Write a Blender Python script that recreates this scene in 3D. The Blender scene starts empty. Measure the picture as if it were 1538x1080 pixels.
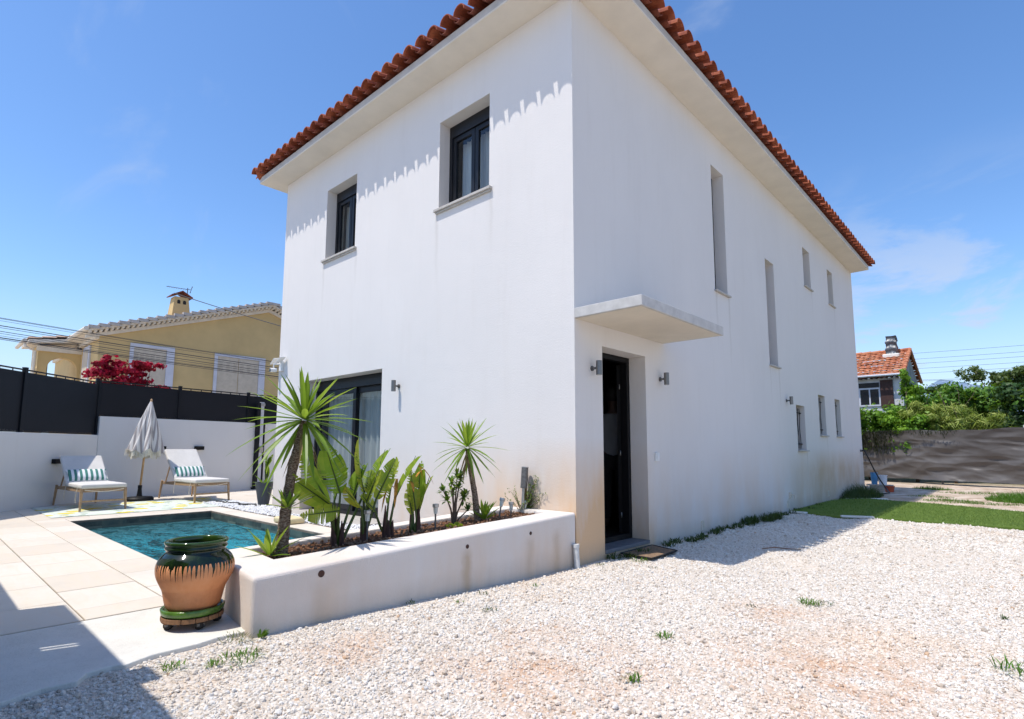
import bpy, bmesh, math, random
import numpy as np
from mathutils import Vector, Matrix, noise
random.seed(7); rng = np.random.default_rng(7)
PI = math.pi; R = math.radians
SC = bpy.context.scene; COL = SC.collection
V = Vector

# ------------------------------------------------------------------ helpers
class MB:
    """collects shapes, then becomes one mesh object"""
    def __init__(s): s.v = []; s.f = []; s.m = []; s.cm = 0
    def add(s, vs, fs, mi=None):
        o = len(s.v); s.v += [tuple(p) for p in vs]
        s.f += [tuple(i + o for i in f) for f in fs]
        s.m += [s.cm if mi is None else mi] * len(fs)
        return s
    def box(s, x0, x1, y0, y1, z0, z1, M=None):
        vs = [V((x, y, z)) for z in (z0, z1) for y in (y0, y1) for x in (x0, x1)]
        if M is not None: vs = [M @ p for p in vs]
        return s.add(vs, [(0,2,3,1),(4,5,7,6),(0,1,5,4),(1,3,7,5),(3,2,6,7),(2,0,4,6)])
    def bar(s, a, b, w, h, up=V((0,0,1))):
        a = V(a); b = V(b); d = (b - a).normalized()
        x = d.cross(up)
        if x.length < 1e-4: x = d.cross(V((0,1,0)))
        x.normalize(); y = x.cross(d)
        vs = []
        for p in (a, b):
            for sx, sy in ((-1,-1),(1,-1),(1,1),(-1,1)): vs.append(p + x*w/2*sx + y*h/2*sy)
        return s.add(vs, [(0,1,2,3),(7,6,5,4),(0,4,5,1),(1,5,6,2),(2,6,7,3),(3,7,4,0)])
    def tube(s, pts, r, n=8, caps=True):
        pts = [V(p) for p in pts]; k = len(pts)
        rs = r if isinstance(r, (list, tuple)) else [r]*k
        vs = []; prev = None
        for i, p in enumerate(pts):
            d = (pts[min(i+1,k-1)] - pts[max(i-1,0)]).normalized()
            if prev is None:
                x = d.orthogonal().normalized()
            else:
                x = (prev - d*prev.dot(d)).normalized()
            prev = x; y = d.cross(x)
            for j in range(n):
                a = 2*PI*j/n; vs.append(p + (x*math.cos(a) + y*math.sin(a))*rs[i])
        fs = [(i*n+j, i*n+(j+1)%n, (i+1)*n+(j+1)%n, (i+1)*n+j) for i in range(k-1) for j in range(n)]
        if caps: fs += [tuple(range(n))[::-1], tuple((k-1)*n+j for j in range(n))]
        return s.add(vs, fs)
    def lathe(s, prof, c=(0,0,0), n=40, wob=0):
        c = V(c); vs = []
        for r, z in prof:
            for j in range(n):
                a = 2*PI*j/n; rr = r*(1 + wob*math.sin(3*a + z*20))
                vs.append(c + V((rr*math.cos(a), rr*math.sin(a), z)))
        k = len(prof)
        fs = [(i*n+j, i*n+(j+1)%n, (i+1)*n+(j+1)%n, (i+1)*n+j) for i in range(k-1) for j in range(n)]
        return s.add(vs, fs)
    def prism(s, poly, z0, z1):
        n = len(poly)
        zz0 = z0 if callable(z0) else (lambda x, y: z0); zz1 = z1 if callable(z1) else (lambda x, y: z1)
        vs = [V((x, y, zz0(x, y))) for x, y in poly] + [V((x, y, zz1(x, y))) for x, y in poly]
        return s.add(vs, [tuple(range(n))[::-1], tuple(range(n, 2*n))] + [(i, (i+1)%n, n+(i+1)%n, n+i) for i in range(n)])
    def grid(s, fn, nu, nv):
        vs = [fn(i/nu, j/nv) for j in range(nv+1) for i in range(nu+1)]
        return s.add(vs, [(j*(nu+1)+i, j*(nu+1)+i+1, (j+1)*(nu+1)+i+1, (j+1)*(nu+1)+i) for j in range(nv) for i in range(nu)])
    def build(s, name, mat, parent=None, smooth=False, bevel=0, recalc=True, loc=None, segs=2):
        me = bpy.data.meshes.new(name); me.from_pydata([tuple(p) for p in s.v], [], s.f)
        mats = mat if isinstance(mat, (list, tuple)) else [mat]
        for m in mats: me.materials.append(m)
        if len(mats) > 1: me.polygons.foreach_set('material_index', s.m)
        if recalc and len(s.f) < 60000:
            bm = bmesh.new(); bm.from_mesh(me); bmesh.ops.recalc_face_normals(bm, faces=bm.faces); bm.to_mesh(me); bm.free()
        if smooth: me.polygons.foreach_set('use_smooth', [True]*len(me.polygons))
        me.update()
        o = bpy.data.objects.new(name, me); COL.objects.link(o)
        if loc is not None:                       # move the origin, keep the shape where it is
            me.transform(Matrix.Translation(-V(loc))); o.location = loc
        if parent is not None:
            o.parent = parent; o.matrix_parent_inverse = Matrix.Translation(-parent_loc(parent))
        if bevel:
            b = o.modifiers.new('edges', 'BEVEL'); b.width = bevel; b.segments = segs; b.limit_method = 'ANGLE'; b.angle_limit = R(35)
        return o
def parent_loc(o):
    l = V(o.location)
    while o.parent is not None: o = o.parent; l = l + V(o.location) if False else l
    return WL.get(o.name, V(o.location)) if False else world_loc[id_of(o)] if id_of(o) in world_loc else l
world_loc = {}
def id_of(o): return o.name
def tag(o, label=None, cat=None, group=None, kind=None):
    if label: o['label'] = label
    if cat: o['category'] = cat
    if group: o['group'] = group
    if kind: o['kind'] = kind
    return o
def thing(name, loc, label, cat, group=None, rz=0):
    o = bpy.data.objects.new(name, None); COL.objects.link(o); o.location = loc; o.rotation_euler[2] = rz
    o.empty_display_size = .1
    return tag(o, label, cat, group)
def child(mb, name, mat, par, **k):
    """mesh in the local space of its thing"""
    o = mb.build(name, mat, None, **k); o.parent = par; return o
def gchild(mb, name, mat, par, **k):
    """mesh given in world space, parented to an unrotated thing (or its part)"""
    o = mb.build(name, mat, None, **k); o.parent = par
    l = V((0,0,0)); p = par
    while p is not None: l = l + V(p.location); p = p.parent
    o.location = V(o.location) - l
    return o
def structure(mb, name, mat, **k):
    o = mb.build(name, mat, None, **k); o['kind'] = 'structure'; return o
def dup(o, parent=None):
    c = o.copy(); COL.objects.link(c); c.parent = parent
    for ch in list(o.children): dup(ch, c)
    return c

# ------------------------------------------------------------------ materials
def lin(c):
    if isinstance(c, str):
        c = [int(c[i:i+2], 16)/255 for i in (1,3,5)]
        return tuple((x/12.92 if x <= .04045 else ((x+.055)/1.055)**2.4) for x in c) + (1,)
    return tuple(c)[:3] + (1,)
class NT:
    def __init__(s, name):
        s.mat = bpy.data.materials.new(name); s.mat.use_nodes = True
        s.t = s.mat.node_tree; s.n = s.t.nodes; s.b = s.n['Principled BSDF']; s.out = s.n['Material Output']
        s.co = s.n.new('ShaderNodeTexCoord')
    def link(s, a, b): s.t.links.new(a, b)
    def node(s, ty, **k):
        n = s.n.new(ty)
        for a, v in k.items(): setattr(n, a, v)
        return n
    def set(s, inp, v):
        if hasattr(v, 'links') or hasattr(v, 'is_output'): s.link(v, inp)
        else: inp.default_value = v
    def mapping(s, scale=(1,1,1), src='Object', rot=(0,0,0), loc=(0,0,0)):
        m = s.node('ShaderNodeMapping'); m.inputs['Scale'].default_value = scale; m.inputs['Rotation'].default_value = rot; m.inputs['Location'].default_value = loc
        s.link(s.co.outputs[src], m.inputs['Vector']); return m.outputs[0]
    def noise(s, scale=5, detail=4, rough=.55, vec=None, dist=0, out='Fac'):
        n = s.node('ShaderNodeTexNoise'); n.inputs['Scale'].default_value = scale; n.inputs['Detail'].default_value = detail
        n.inputs['Roughness'].default_value = rough; n.inputs['Distortion'].default_value = dist
        s.link(vec if vec is not None else s.co.outputs['Object'], n.inputs['Vector']); return n.outputs[out]
    def vor(s, scale=5, vec=None, feature='F1', out='Distance', rnd=1):
        n = s.node('ShaderNodeTexVoronoi'); n.feature = feature; n.inputs['Scale'].default_value = scale; n.inputs['Randomness'].default_value = rnd
        s.link(vec if vec is not None else s.co.outputs['Object'], n.inputs['Vector']); return n.outputs[out]
    def ramp(s, fac, stops, interp='LINEAR'):
        r = s.node('ShaderNodeValToRGB'); r.color_ramp.interpolation = interp
        e = r.color_ramp.elements
        while len(e) < len(stops): e.new(.5)
        for i, (p, c) in enumerate(stops):
            e[i].position = p; e[i].color = lin(c) if not isinstance(c, (int, float)) else (c, c, c, 1)
        s.link(fac, r.inputs[0]); return r.outputs[0]
    def mix(s, fac, a, b, mode='MIX'):
        m = s.node('ShaderNodeMix'); m.data_type = 'RGBA'; m.blend_type = mode
        s.set(m.inputs[0], fac); 
        s.set(m.inputs[6], lin(a) if isinstance(a, (str, tuple, list)) else a); s.set(m.inputs[7], lin(b) if isinstance(b, (str, tuple, list)) else b)
        return m.outputs[2]
    def math(s, op, a, b=0, clamp=False):
        m = s.node('ShaderNodeMath'); m.operation = op; m.use_clamp = clamp
        s.set(m.inputs[0], a); s.set(m.inputs[1], b); return m.outputs[0]
    def sep(s, src='Object', world=False):
        x = s.node('ShaderNodeSeparateXYZ')
        if world:
            g = s.node('ShaderNodeNewGeometry'); s.link(g.outputs['Position'], x.inputs[0])
        else: s.link(s.co.outputs[src], x.inputs[0])
        return x.outputs
    def rand(s):
        o = s.node('ShaderNodeObjectInfo'); return o.outputs['Random']
    def bump(s, h, strength=.3, dist=.01, prev=None):
        b = s.node('ShaderNodeBump'); b.inputs['Strength'].default_value = strength; b.inputs['Distance'].default_value = dist
        s.link(h, b.inputs['Height'])
        if prev is not None: s.link(prev, b.inputs['Normal'])
        return b.outputs[0]
    def fin(s, col=None, rough=.7, normal=None, metal=0, spec=None, **k):
        if col is not None: s.set(s.b.inputs['Base Color'], lin(col) if isinstance(col, (str, tuple, list)) else col)
        s.set(s.b.inputs['Roughness'], rough); s.set(s.b.inputs['Metallic'], metal)
        if spec is not None: s.b.inputs['Specular IOR Level'].default_value = spec
        if normal is not None: s.link(normal, s.b.inputs['Normal'])
        for a, v in k.items(): s.set(s.b.inputs[a.replace('_', ' ')], v)
        return s.mat

def simple(name, col, rough=.6, var=.12, ns=8, bump=0, bs=60, metal=0, spec=None, stretch=(1,1,1)):
    t = NT(name); c = lin(col); vec = t.mapping(stretch)
    n = t.noise(ns, 5, .6, vec)
    dark = tuple(x*(1-var*1.6) for x in c[:3]); light = tuple(min(1, x*(1+var)) for x in c[:3])
    cc = t.ramp(n, [(.3, dark), (.7, light)])
    nm = t.bump(t.noise(bs, 4, .6, vec), bump, .004) if bump else None
    return t.fin(cc, rough, nm, metal, spec)

def stucco(name, base=(.72,.72,.725), stain=True, planter=False):
    t = NT(name); P = t.sep(world=True)
    g = t.node('ShaderNodeNewGeometry').outputs['Position']
    def mp(sc):
        m = t.node('ShaderNodeMapping'); m.inputs['Scale'].default_value = sc; t.link(g, m.inputs[0]); return m.outputs[0]
    big = t.noise(.7, 5, .6, mp((1,1,.7)))
    col = t.mix(t.ramp(big, [(.35, 0.0), (.7, 1.0)]), base, tuple(x*.95 for x in base))
    streak = t.noise(2.2, 6, .7, mp((2.6,2.6,.28)))
    col = t.mix(t.math('MULTIPLY', t.ramp(streak, [(.52, 0.0), (.78, 1.0)]), .22), col, tuple(x*y for x, y in zip(base, (.83,.8,.76))))
    fine = t.noise(160, 3, .7, mp((1,1,.75)))
    if stain:
        # orange salt bloom low on the walls, uneven
        blotch = t.noise(1.3, 5, .62, mp((1,1,.35)))
        low = t.node('ShaderNodeMapRange'); low.inputs[1].default_value = 1.25 if not planter else .75; low.inputs[2].default_value = .0; t.link(P[2], low.inputs[0])
        f = t.math('MULTIPLY', low.outputs[0], t.ramp(blotch, [(.34, 0.0), (.66, 1.0)]), True)
        if not planter:
            near = t.node('ShaderNodeMapRange'); near.inputs[1].default_value = 2.0; near.inputs[2].default_value = .5
            a = t.math('ADD', t.math('ABSOLUTE', P[0]), t.math('ABSOLUTE', P[1])); t.link(a, near.inputs[0])
            f = t.math('ADD', t.math('MULTIPLY', f, .55), t.math('MULTIPLY', t.math('MULTIPLY', near.outputs[0], low.outputs[0]), t.math('ADD', .5, t.math('MULTIPLY', t.ramp(blotch, [(.3, 0.0), (.7, 1.0)]), 1.6))), True)
        col = t.mix(t.math('MULTIPLY', f, .80 if not planter else .55), col, (.66,.40,.18))
        if not planter:
            fy = t.node('ShaderNodeMapRange'); fy.inputs[1].default_value = 6.2; fy.inputs[2].default_value = 8.6; t.link(P[1], fy.inputs[0])
            bz = t.node('ShaderNodeMapRange'); bz.inputs[1].default_value = 1.15; bz.inputs[2].default_value = .70; t.link(P[2], bz.inputs[0])
            b2 = t.noise(1.1, 5, .65, mp((1,1,.5)))
            col = t.mix(t.math('MULTIPLY', t.math('MULTIPLY', fy.outputs[0], bz.outputs[0]), t.math('MULTIPLY', t.ramp(b2, [(.36, 0.15), (.62, 1.0)]), .62)), col, (.50,.33,.17))
        foot = t.node('ShaderNodeMapRange'); foot.inputs[1].default_value = .22; foot.inputs[2].default_value = .0; t.link(P[2], foot.inputs[0])
        col = t.mix(t.math('MULTIPLY', foot.outputs[0], t.math('MULTIPLY', streak, .9)), col, (.36,.33,.28))
    if stain and not planter:
        def drip(axis, c0, z0_, ln, am, other, lim):
            global _d
            wob = t.math('ADD', t.math('SUBTRACT', P[axis], c0), t.math('MULTIPLY', t.math('SUBTRACT', wn_, .5), .10))
            hz = t.node('ShaderNodeMapRange'); hz.inputs[1].default_value = .045; hz.inputs[2].default_value = .005; t.link(t.math('ABSOLUTE', wob), hz.inputs[0])
            vz = t.node('ShaderNodeMapRange'); vz.inputs[1].default_value = z0_-ln; vz.inputs[2].default_value = z0_; t.link(P[2], vz.inputs[0])
            cut = t.math('MULTIPLY', t.math('LESS_THAN', P[2], z0_), t.math('LESS_THAN', t.math('ABSOLUTE', P[other]), lim))
            return t.math('MULTIPLY', t.math('MULTIPLY', hz.outputs[0], vz.outputs[0]), t.math('MULTIPLY', cut, am))
        wn_ = t.noise(4, 3, .6, g); tot = None
        for a_ in ((0,-5.17,4.19,.9,.45,1,.02),(0,-4.18,4.19,.7,.35,1,.02),(0,-2.22,4.19,1.0,.45,1,.02),(0,-1.21,4.19,.8,.40,1,.02),(1,3.60,3.48,.9,.5,0,.02),(1,4.08,3.48,1.2,.55,0,.02),(1,5.88,2.60,.8,.4,0,.02),(1,6.36,2.60,1.0,.55,0,.02),(1,8.88,4.62,.7,.4,0,.02),(1,10.88,4.62,.7,.4,0,.02),(1,7.87,1.07,.6,.6,0,.02),(1,9.48,1.40,.6,.5,0,.02)):
            d_ = drip(*a_); tot = d_ if tot is None else t.math('ADD', tot, d_)
        col = t.mix(t.math('MULTIPLY', tot, .65), col, (.40,.36,.30))
    if planter:
        for y0_, z0_, am in ((-1.43,.37,.8),(-.68,.38,.4),(-2.65,.34,.25),(-.30,.40,.45)):
            wob = t.math('ADD', t.math('SUBTRACT', P[1], y0_), t.math('MULTIPLY', t.math('SUBTRACT', t.noise(5, 3, .6, g), .5), .12))
            hz = t.node('ShaderNodeMapRange'); hz.inputs[1].default_value = .075; hz.inputs[2].default_value = .01; t.link(t.math('ABSOLUTE', wob), hz.inputs[0])
            vz = t.node('ShaderNodeMapRange'); vz.inputs[1].default_value = z0_; vz.inputs[2].default_value = z0_-.08; t.link(P[2], vz.inputs[0])
            col = t.mix(t.math('MULTIPLY', t.math('MULTIPLY', hz.outputs[0], vz.outputs[0]), am*.7), col, (.42,.29,.16))
    col = t.mix(t.math('MULTIPLY', t.ramp(fine, [(.5, 0.0), (.75, 1.0)]), .10), col, (.45,.44,.43))
    h = t.noise(110, 4, .7, mp((1.3,1.3,.45)))
    nm = t.bump(h, .75, .007)
    nm = t.bump(t.noise(7, 3, .5, g), .10, .02, nm)
    return t.fin(col, .93, nm, spec=.15)

MT = {}
MT['stucco'] = stucco('stucco_white', (.71,.68,.65))
MT['stucco_p'] = stucco('stucco_planter', (.74,.695,.655), True, True)
MT['stucco_w'] = stucco('stucco_garden', (.73,.725,.715), False)
MT['soffit'] = simple('soffit_cream', (.70,.64,.545), .9, .04, 3, .25, 90)
MT['fascia'] = simple('fascia_grey', (.48,.46,.43), .9, .1, 6, .3, 60)
MT['concrete'] = simple('concrete_canopy', (.50,.485,.46), .92, .10, 9, .5, 90)
MT['canopy_under'] = simple('canopy_underside', (.66,.60,.50), .92, .05, 3, .3, 60)
MT['anthracite'] = simple('anthracite_frame', (.009,.010,.013), .42, .1, 20, spec=.3)
MT['fence'] = simple('fence_sheet', (.0085,.010,.0145), .55, .08, 3, .1, 20, spec=.25)
MT['fence_post'] = simple('fence_post', (.006,.0075,.011), .5, .08, 6, spec=.25)
MT['sill'] = simple('sill_stone', (.46,.43,.39), .75, .12, 20, .3, 60)
MT['threshold'] = simple('threshold_slate', (.14,.145,.16), .65, .1, 10, .2, 60)
MT['steel'] = simple('brushed_steel', (.42,.41,.39), .42, .12, 30, .1, 100, metal=.8, stretch=(1,1,6))
MT['steel_lamp'] = simple('satin_steel', (.20,.19,.18), .38, .12, 30, .1, 100, metal=.85, stretch=(1,1,6)); MT['steel_dark'] = simple('weathered_steel', (.16,.155,.15), .5, .25, 40, .2, 90, metal=.5)
MT['clearplastic'] = simple('lamp_plastic', (.55,.56,.5), .25, .1, 20)
MT['white'] = simple('white_plastic', (.74,.74,.73), .45, .05, 12)
MT['pvc'] = simple('grey_pvc', (.58,.59,.58), .5, .12, 14)
MT['black'] = simple('black_plastic', (.005,.005,.006), .55, .1, 12, spec=.25)
MT['interior'] = simple('hollow_shade', (.020,.019,.019), .9, .1, 3)  # near-black colour stands in for the darkness of unlit rooms and hollows
MT['roomfloor'] = simple('room_floor_shade', (.05,.047,.044), .5, .1, 5)  # floor colour darkened for the unlit hallway
MT['oak'] = simple('oak_wood', (.40,.26,.145), .6, .22, 12, .25, 60, stretch=(4,4,1))
MT['oak2'] = simple('umbrella_wood', (.50,.31,.15), .55, .15, 12, .2, 60)
MT['cushion'] = simple('cushion_cream', (.62,.60,.565), .95, .05, 5, .35, 220)
MT['rope'] = simple('cord_cream', (.60,.55,.46), .9, .1, 30)
MT['zipcream'] = simple('float_yellow', (.66,.55,.33), .85, .12, 6, .3, 60)
MT['yellow'] = simple('render_ochre', (.56,.405,.185), .92, .07, 1.2, .35, 50)
MT['cream_trim'] = simple('trim_cream', (.66,.60,.50), .85, .08, 5, .2, 40)
MT['verge'] = simple('verge_mortar', (.46,.41,.36), .9, .15, 4, .2, 30); MT['blue_trim'] = simple('trim_white', (.55,.56,.61), .8, .05, 5)
MT['shutter'] = simple('shutter_cream', (.52,.45,.345), .7, .08, 5)
MT['shutter_gap'] = simple('shutter_gap_shade', (.41,.35,.27), .8, .08, 20)  # darker shutter tone, painted shade between the slats
MT['brownshut'] = simple('shutter_brown', (.055,.022,.016), .7, .15, 10, .3, 40)
MT['oldwall'] = simple('old_wall', (.62,.62,.62), .92, .12, 2.5, .4, 30)
MT['oldgable'] = simple('old_gable', (.30,.30,.28), .95, .2, 1.4, .4, 30)
MT['soil'] = NT('planter_soil')
t = MT['soil']; n1 = t.noise(26, 6, .7); MT['soil'] = t.fin(t.ramp(n1, [(.3, (.055,.026,.015)), (.5, (.16,.075,.04)), (.62,(.24,.13,.075)), (.74, (.38,.27,.18))]), 1, t.bump(t.noise(60, 5, .7), 1, .02), spec=.1)
MT['barkmulch'] = simple('wood_chip', (.26,.15,.09), .95, .35, 30, .4, 80)
MT['hose'] = simple('hose_black', (.012,.012,.013), .45)
MT['cable'] = simple('overhead_cable', (.05,.052,.058), .7)
MT['tap'] = simple('brass_tap', (.32,.16,.07), .5, metal=.5)
MT['bucket_w'] = simple('bucket_white', (.68,.69,.72), .5, .08)
MT['bucket_b'] = simple('bucket_blue', (.10,.30,.52), .5, .08)
MT['bucket_o'] = simple('bucket_orange', (.42,.07,.025), .5, .1)
MT['crate'] = simple('wood_block', (.42,.38,.32), .85, .2, 12, .3, 40)
MT['tarpwrap'] = simple('chimney_tarp', (.10,.115,.13), .38, .35, 5, .8, 14)
MT['vanwhite'] = simple('van_paint', (.62,.64,.66), .35, .05)
MT['rubber'] = simple('rubber', (.015,.015,.015), .8)
MT['skin'] = simple('person_skin', (.09,.05,.035), .6); MT['shirt'] = simple('person_shirt', (.26,.27,.29), .9, .1, 6, .4, 30); MT['trouser'] = simple('person_trousers', (.012,.012,.014), .9); MT['hair'] = simple('person_hair', (.008,.006,.005), .6)

def tile_mat(name, a, b, c, dirt=.0):
    t = NT(name); r = t.noise(1.7, 5, .7); f = t.noise(14, 5, .7)
    w = t.node('ShaderNodeTexWhiteNoise'); m = t.mapping((4, 4, 2.2)); sn = t.node('ShaderNodeVectorMath', operation='FLOOR'); t.link(m, sn.inputs[0]); t.link(sn.outputs[0], w.inputs['Vector'])
    col = t.ramp(w.outputs['Value'], [(0, a), (.5, b), (1, c)])
    col = t.mix(t.math('MULTIPLY', t.ramp(f, [(.45, 0.0), (.75, 1.0)]), .45), col, tuple(x*.45 for x in a))
    if dirt: col = t.mix(t.math('MULTIPLY', t.ramp(r, [(.5, 0.0), (.72, 1.0)]), dirt), col, (.16,.11,.075))
    return t.fin(col, .82, t.bump(t.noise(70, 4, .6), .3, .004), spec=.25)
MT['tile'] = tile_mat('roof_tile_red', (.215,.052,.026), (.30,.075,.034), (.38,.11,.052))
MT['tile_end'] = simple('roof_tile_dark', (.19,.048,.024), .85, .3, 9, .3, 60)
MT['tile_or'] = tile_mat('roof_tile_orange', (.38,.12,.06), (.50,.175,.085), (.58,.26,.14), .85)
MT['tile_pale'] = tile_mat('roof_tile_pale', (.40,.27,.20), (.48,.34,.25), (.54,.42,.33), .3)

def glass_mat(name, tint=(.02,.024,.028), op=.72):
    t = NT(name)
    tr = t.node('ShaderNodeBsdfTransparent'); tr.inputs[0].default_value = (.75,.8,.8,1)
    df = t.node('ShaderNodeBsdfDiffuse'); df.inputs[0].default_value = lin(tint)
    gl = t.node('ShaderNodeBsdfGlossy'); gl.inputs['Roughness'].default_value = .02
    lw = t.node('ShaderNodeLayerWeight'); lw.inputs[0].default_value = .5; fr = t.math('ADD', .045, t.math('MULTIPLY', .955, t.math('POWER', lw.outputs['Facing'], 5)))
    m1 = t.node('ShaderNodeMixShader'); m1.inputs[0].default_value = op; t.link(tr.outputs[0], m1.inputs[1]); t.link(df.outputs[0], m1.inputs[2])
    m2 = t.node('ShaderNodeMixShader'); t.link(t.math('ADD', t.math('MULTIPLY', fr, 1.3), .01, True), m2.inputs[0]); t.link(m1.outputs[0], m2.inputs[1]); t.link(gl.outputs[0], m2.inputs[2])
    t.link(m2.outputs[0], t.out.inputs[0]); return t.mat
MT['glass'] = glass_mat('window_glass', (.02,.024,.03), .08)
MT['glass_dark'] = glass_mat('window_glass_dark', (.01,.012,.014), .8)
MT['lens'] = glass_mat('lens_glass', (.005,.005,.006), .95)

def curtain_mat(name, col):
    t = NT(name); n = t.noise(30, 3, .5, t.mapping((1,1,.05)))
    return t.fin(t.ramp(n, [(.3, tuple(x*.75 for x in col)), (.7, col)]), .9)
MT['curtain'] = curtain_mat('curtain_sheer', (.78,.78,.76))

# leaves -----------------------------------------------------------
def leaf_mat(name, stops, trans=.35, rough=.45, ns=3, world=True, tc=(.28,.42,.02)):
    t = NT(name); P = t.node('ShaderNodeNewGeometry').outputs['Position']
    n = t.noise(ns, 4, .7, P)
    if world:
        w = t.node('ShaderNodeAttribute'); w.attribute_name = 'tint'
        n = t.math('ADD', t.math('MULTIPLY', n, .45), t.math('MULTIPLY', w.outputs['Fac'], .55))
    col = t.ramp(n, stops)
    t.fin(col, rough, spec=.35)
    tr = t.node('ShaderNodeBsdfTranslucent'); t.link(t.mix(.55, col, tc), tr.inputs[0])
    m = t.node('ShaderNodeMixShader'); m.inputs[0].default_value = trans
    t.link(t.b.outputs[0], m.inputs[1]); t.link(tr.outputs[0], m.inputs[2]); t.link(m.outputs[0], t.out.inputs[0])
    return t.mat
G = lambda *a: a
MT['yucca'] = leaf_mat('yucca_leaf', [(.2, (.07,.14,.016)), (.5, (.19,.31,.03)), (.8, (.38,.46,.07))], .4, .42)
MT['yucca_trunk'] = NT('yucca_trunk'); t = MT['yucca_trunk']
z = t.noise(55, 4, .7, t.mapping((1,1,2.6))); MT['yucca_trunk'] = t.fin(t.ramp(z, [(.34, (.07,.045,.03)), (.48, (.22,.15,.105)), (.62, (.46,.37,.29))]), .95, t.bump(z, 1, .03), spec=.1)
MT['strel'] = leaf_mat('paddle_leaf', [(.2, (.08,.17,.02)), (.45, (.19,.31,.03)), (.68, (.42,.46,.06)), (.9, (.64,.50,.06))], .55, .5, 4)
MT['strel_stem'] = leaf_mat('paddle_stem', [(.2, (.06,.09,.02)), (.8, (.16,.17,.03))], .05, .5)
MT['sheath'] = simple('dry_sheath', (.07,.028,.018), .8, .4, 20, .4, 60, stretch=(3,3,.5))
MT['deadstrap'] = simple('dry_strap_leaf', (.30,.21,.10), .9, .35, 20); MT['deadleaf'] = simple('dead_leaf', (.55,.24,.03), .8, .4, 20)
MT['shrubleaf'] = leaf_mat('shrub_leaf', [(.2, (.03,.09,.015)), (.5, (.085,.18,.03)), (.85, (.32,.36,.04))], .3, .35)
MT['twig'] = simple('twig_bark', (.11,.075,.05), .9, .3, 30)
MT['wispleaf'] = leaf_mat('wispy_leaf', [(.2, (.06,.13,.02)), (.8, (.20,.30,.06))], .35, .5)
MT['weed'] = leaf_mat('weed_leaf', [(.2, (.035,.10,.012)), (.8, (.12,.26,.03))], .35, .5)
MT['weed_grey'] = leaf_mat('weed_grey_leaf', [(.2, (.07,.09,.04)), (.8, (.19,.21,.11))], .3, .6)
MT['darkweed'] = leaf_mat('wall_weed_leaf', [(.2, (.016,.032,.010)), (.8, (.055,.095,.025))], .2, .6)
MT['bougain'] = leaf_mat('bougainvillea_flower', [(.2, (.16,.003,.012)), (.5, (.40,.006,.03)), (.85, (.62,.02,.08))], .3, .6, 3, True, (.55,.01,.05))
def tree_leaf(name, a, b, c): return leaf_mat(name, [(.2, a), (.5, b), (.85, c)], .3, .5, 1.2)
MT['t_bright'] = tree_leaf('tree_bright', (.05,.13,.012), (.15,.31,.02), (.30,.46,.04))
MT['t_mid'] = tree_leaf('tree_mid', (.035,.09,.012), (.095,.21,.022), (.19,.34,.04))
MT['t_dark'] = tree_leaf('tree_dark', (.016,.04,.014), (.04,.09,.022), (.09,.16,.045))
MT['t_pine'] = tree_leaf('tree_pine', (.05,.075,.02), (.10,.14,.04), (.17,.21,.065))
MT['t_yel'] = tree_leaf('tree_yellowish', (.12,.18,.03), (.30,.37,.07), (.50,.52,.15))
MT['trunk'] = simple('tree_bark', (.13,.095,.065), .95, .35, 6, .8, 25)
MT['ivy'] = tree_leaf('shaded_ivy', (.006,.006,.005), (.014,.013,.011), (.03,.028,.02))  # ivy leaves with the shade painted into their colour

# striped fabrics, rug, pot, water, gravel ----------------------------------
def stripes(name, a, b, freq, axis=1, off=0, duty=.5):
    t = NT(name); P = t.sep('Object')
    w = t.math('FRACT', t.math('ADD', t.math('MULTIPLY', P[axis], freq), off))
    f = t.math('GREATER_THAN', w, duty)
    return t.fin(t.mix(f, a, b), .9, t.bump(t.noise(250, 2), .2, .002))
MT['pillow'] = stripes('pillow_stripe', (.74,.75,.76), (.055,.20,.165), 13, 1)
t = NT('umbrella_cloth'); P = t.node('ShaderNodeUVMap')
MT['tassel'] = simple('umbrella_fringe', (.72,.68,.55), .95, .15, 60, .6, 120)

t = NT('lemon_rug'); vec = t.mapping((3.1,3.1,3.1))
v1 = t.vor(1.0, vec); vc = t.vor(1.0, vec, out='Color'); sp = t.node('ShaderNodeSeparateColor'); t.link(vc, sp.inputs[0])
lem = t.math('MULTIPLY', t.math('LESS_THAN', v1, .36), t.math('GREATER_THAN', sp.outputs[0], .42))
leafv = t.mapping((6.5,3.4,3), rot=(0,0,.8)); l1 = t.vor(1.3, leafv)
lf = t.math('LESS_THAN', l1, .24)
c = t.mix(lf, (.60,.64,.62), (.04,.13,.08)); c = t.mix(lem, c, (.66,.50,.02))
c = t.mix(t.ramp(t.noise(14, 3), [(.45, 0.0), (.6, .3)]), c, (.45,.55,.10))
MT['rug'] = t.fin(c, .9, t.bump(t.noise(120, 2), .4, .003))

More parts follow.
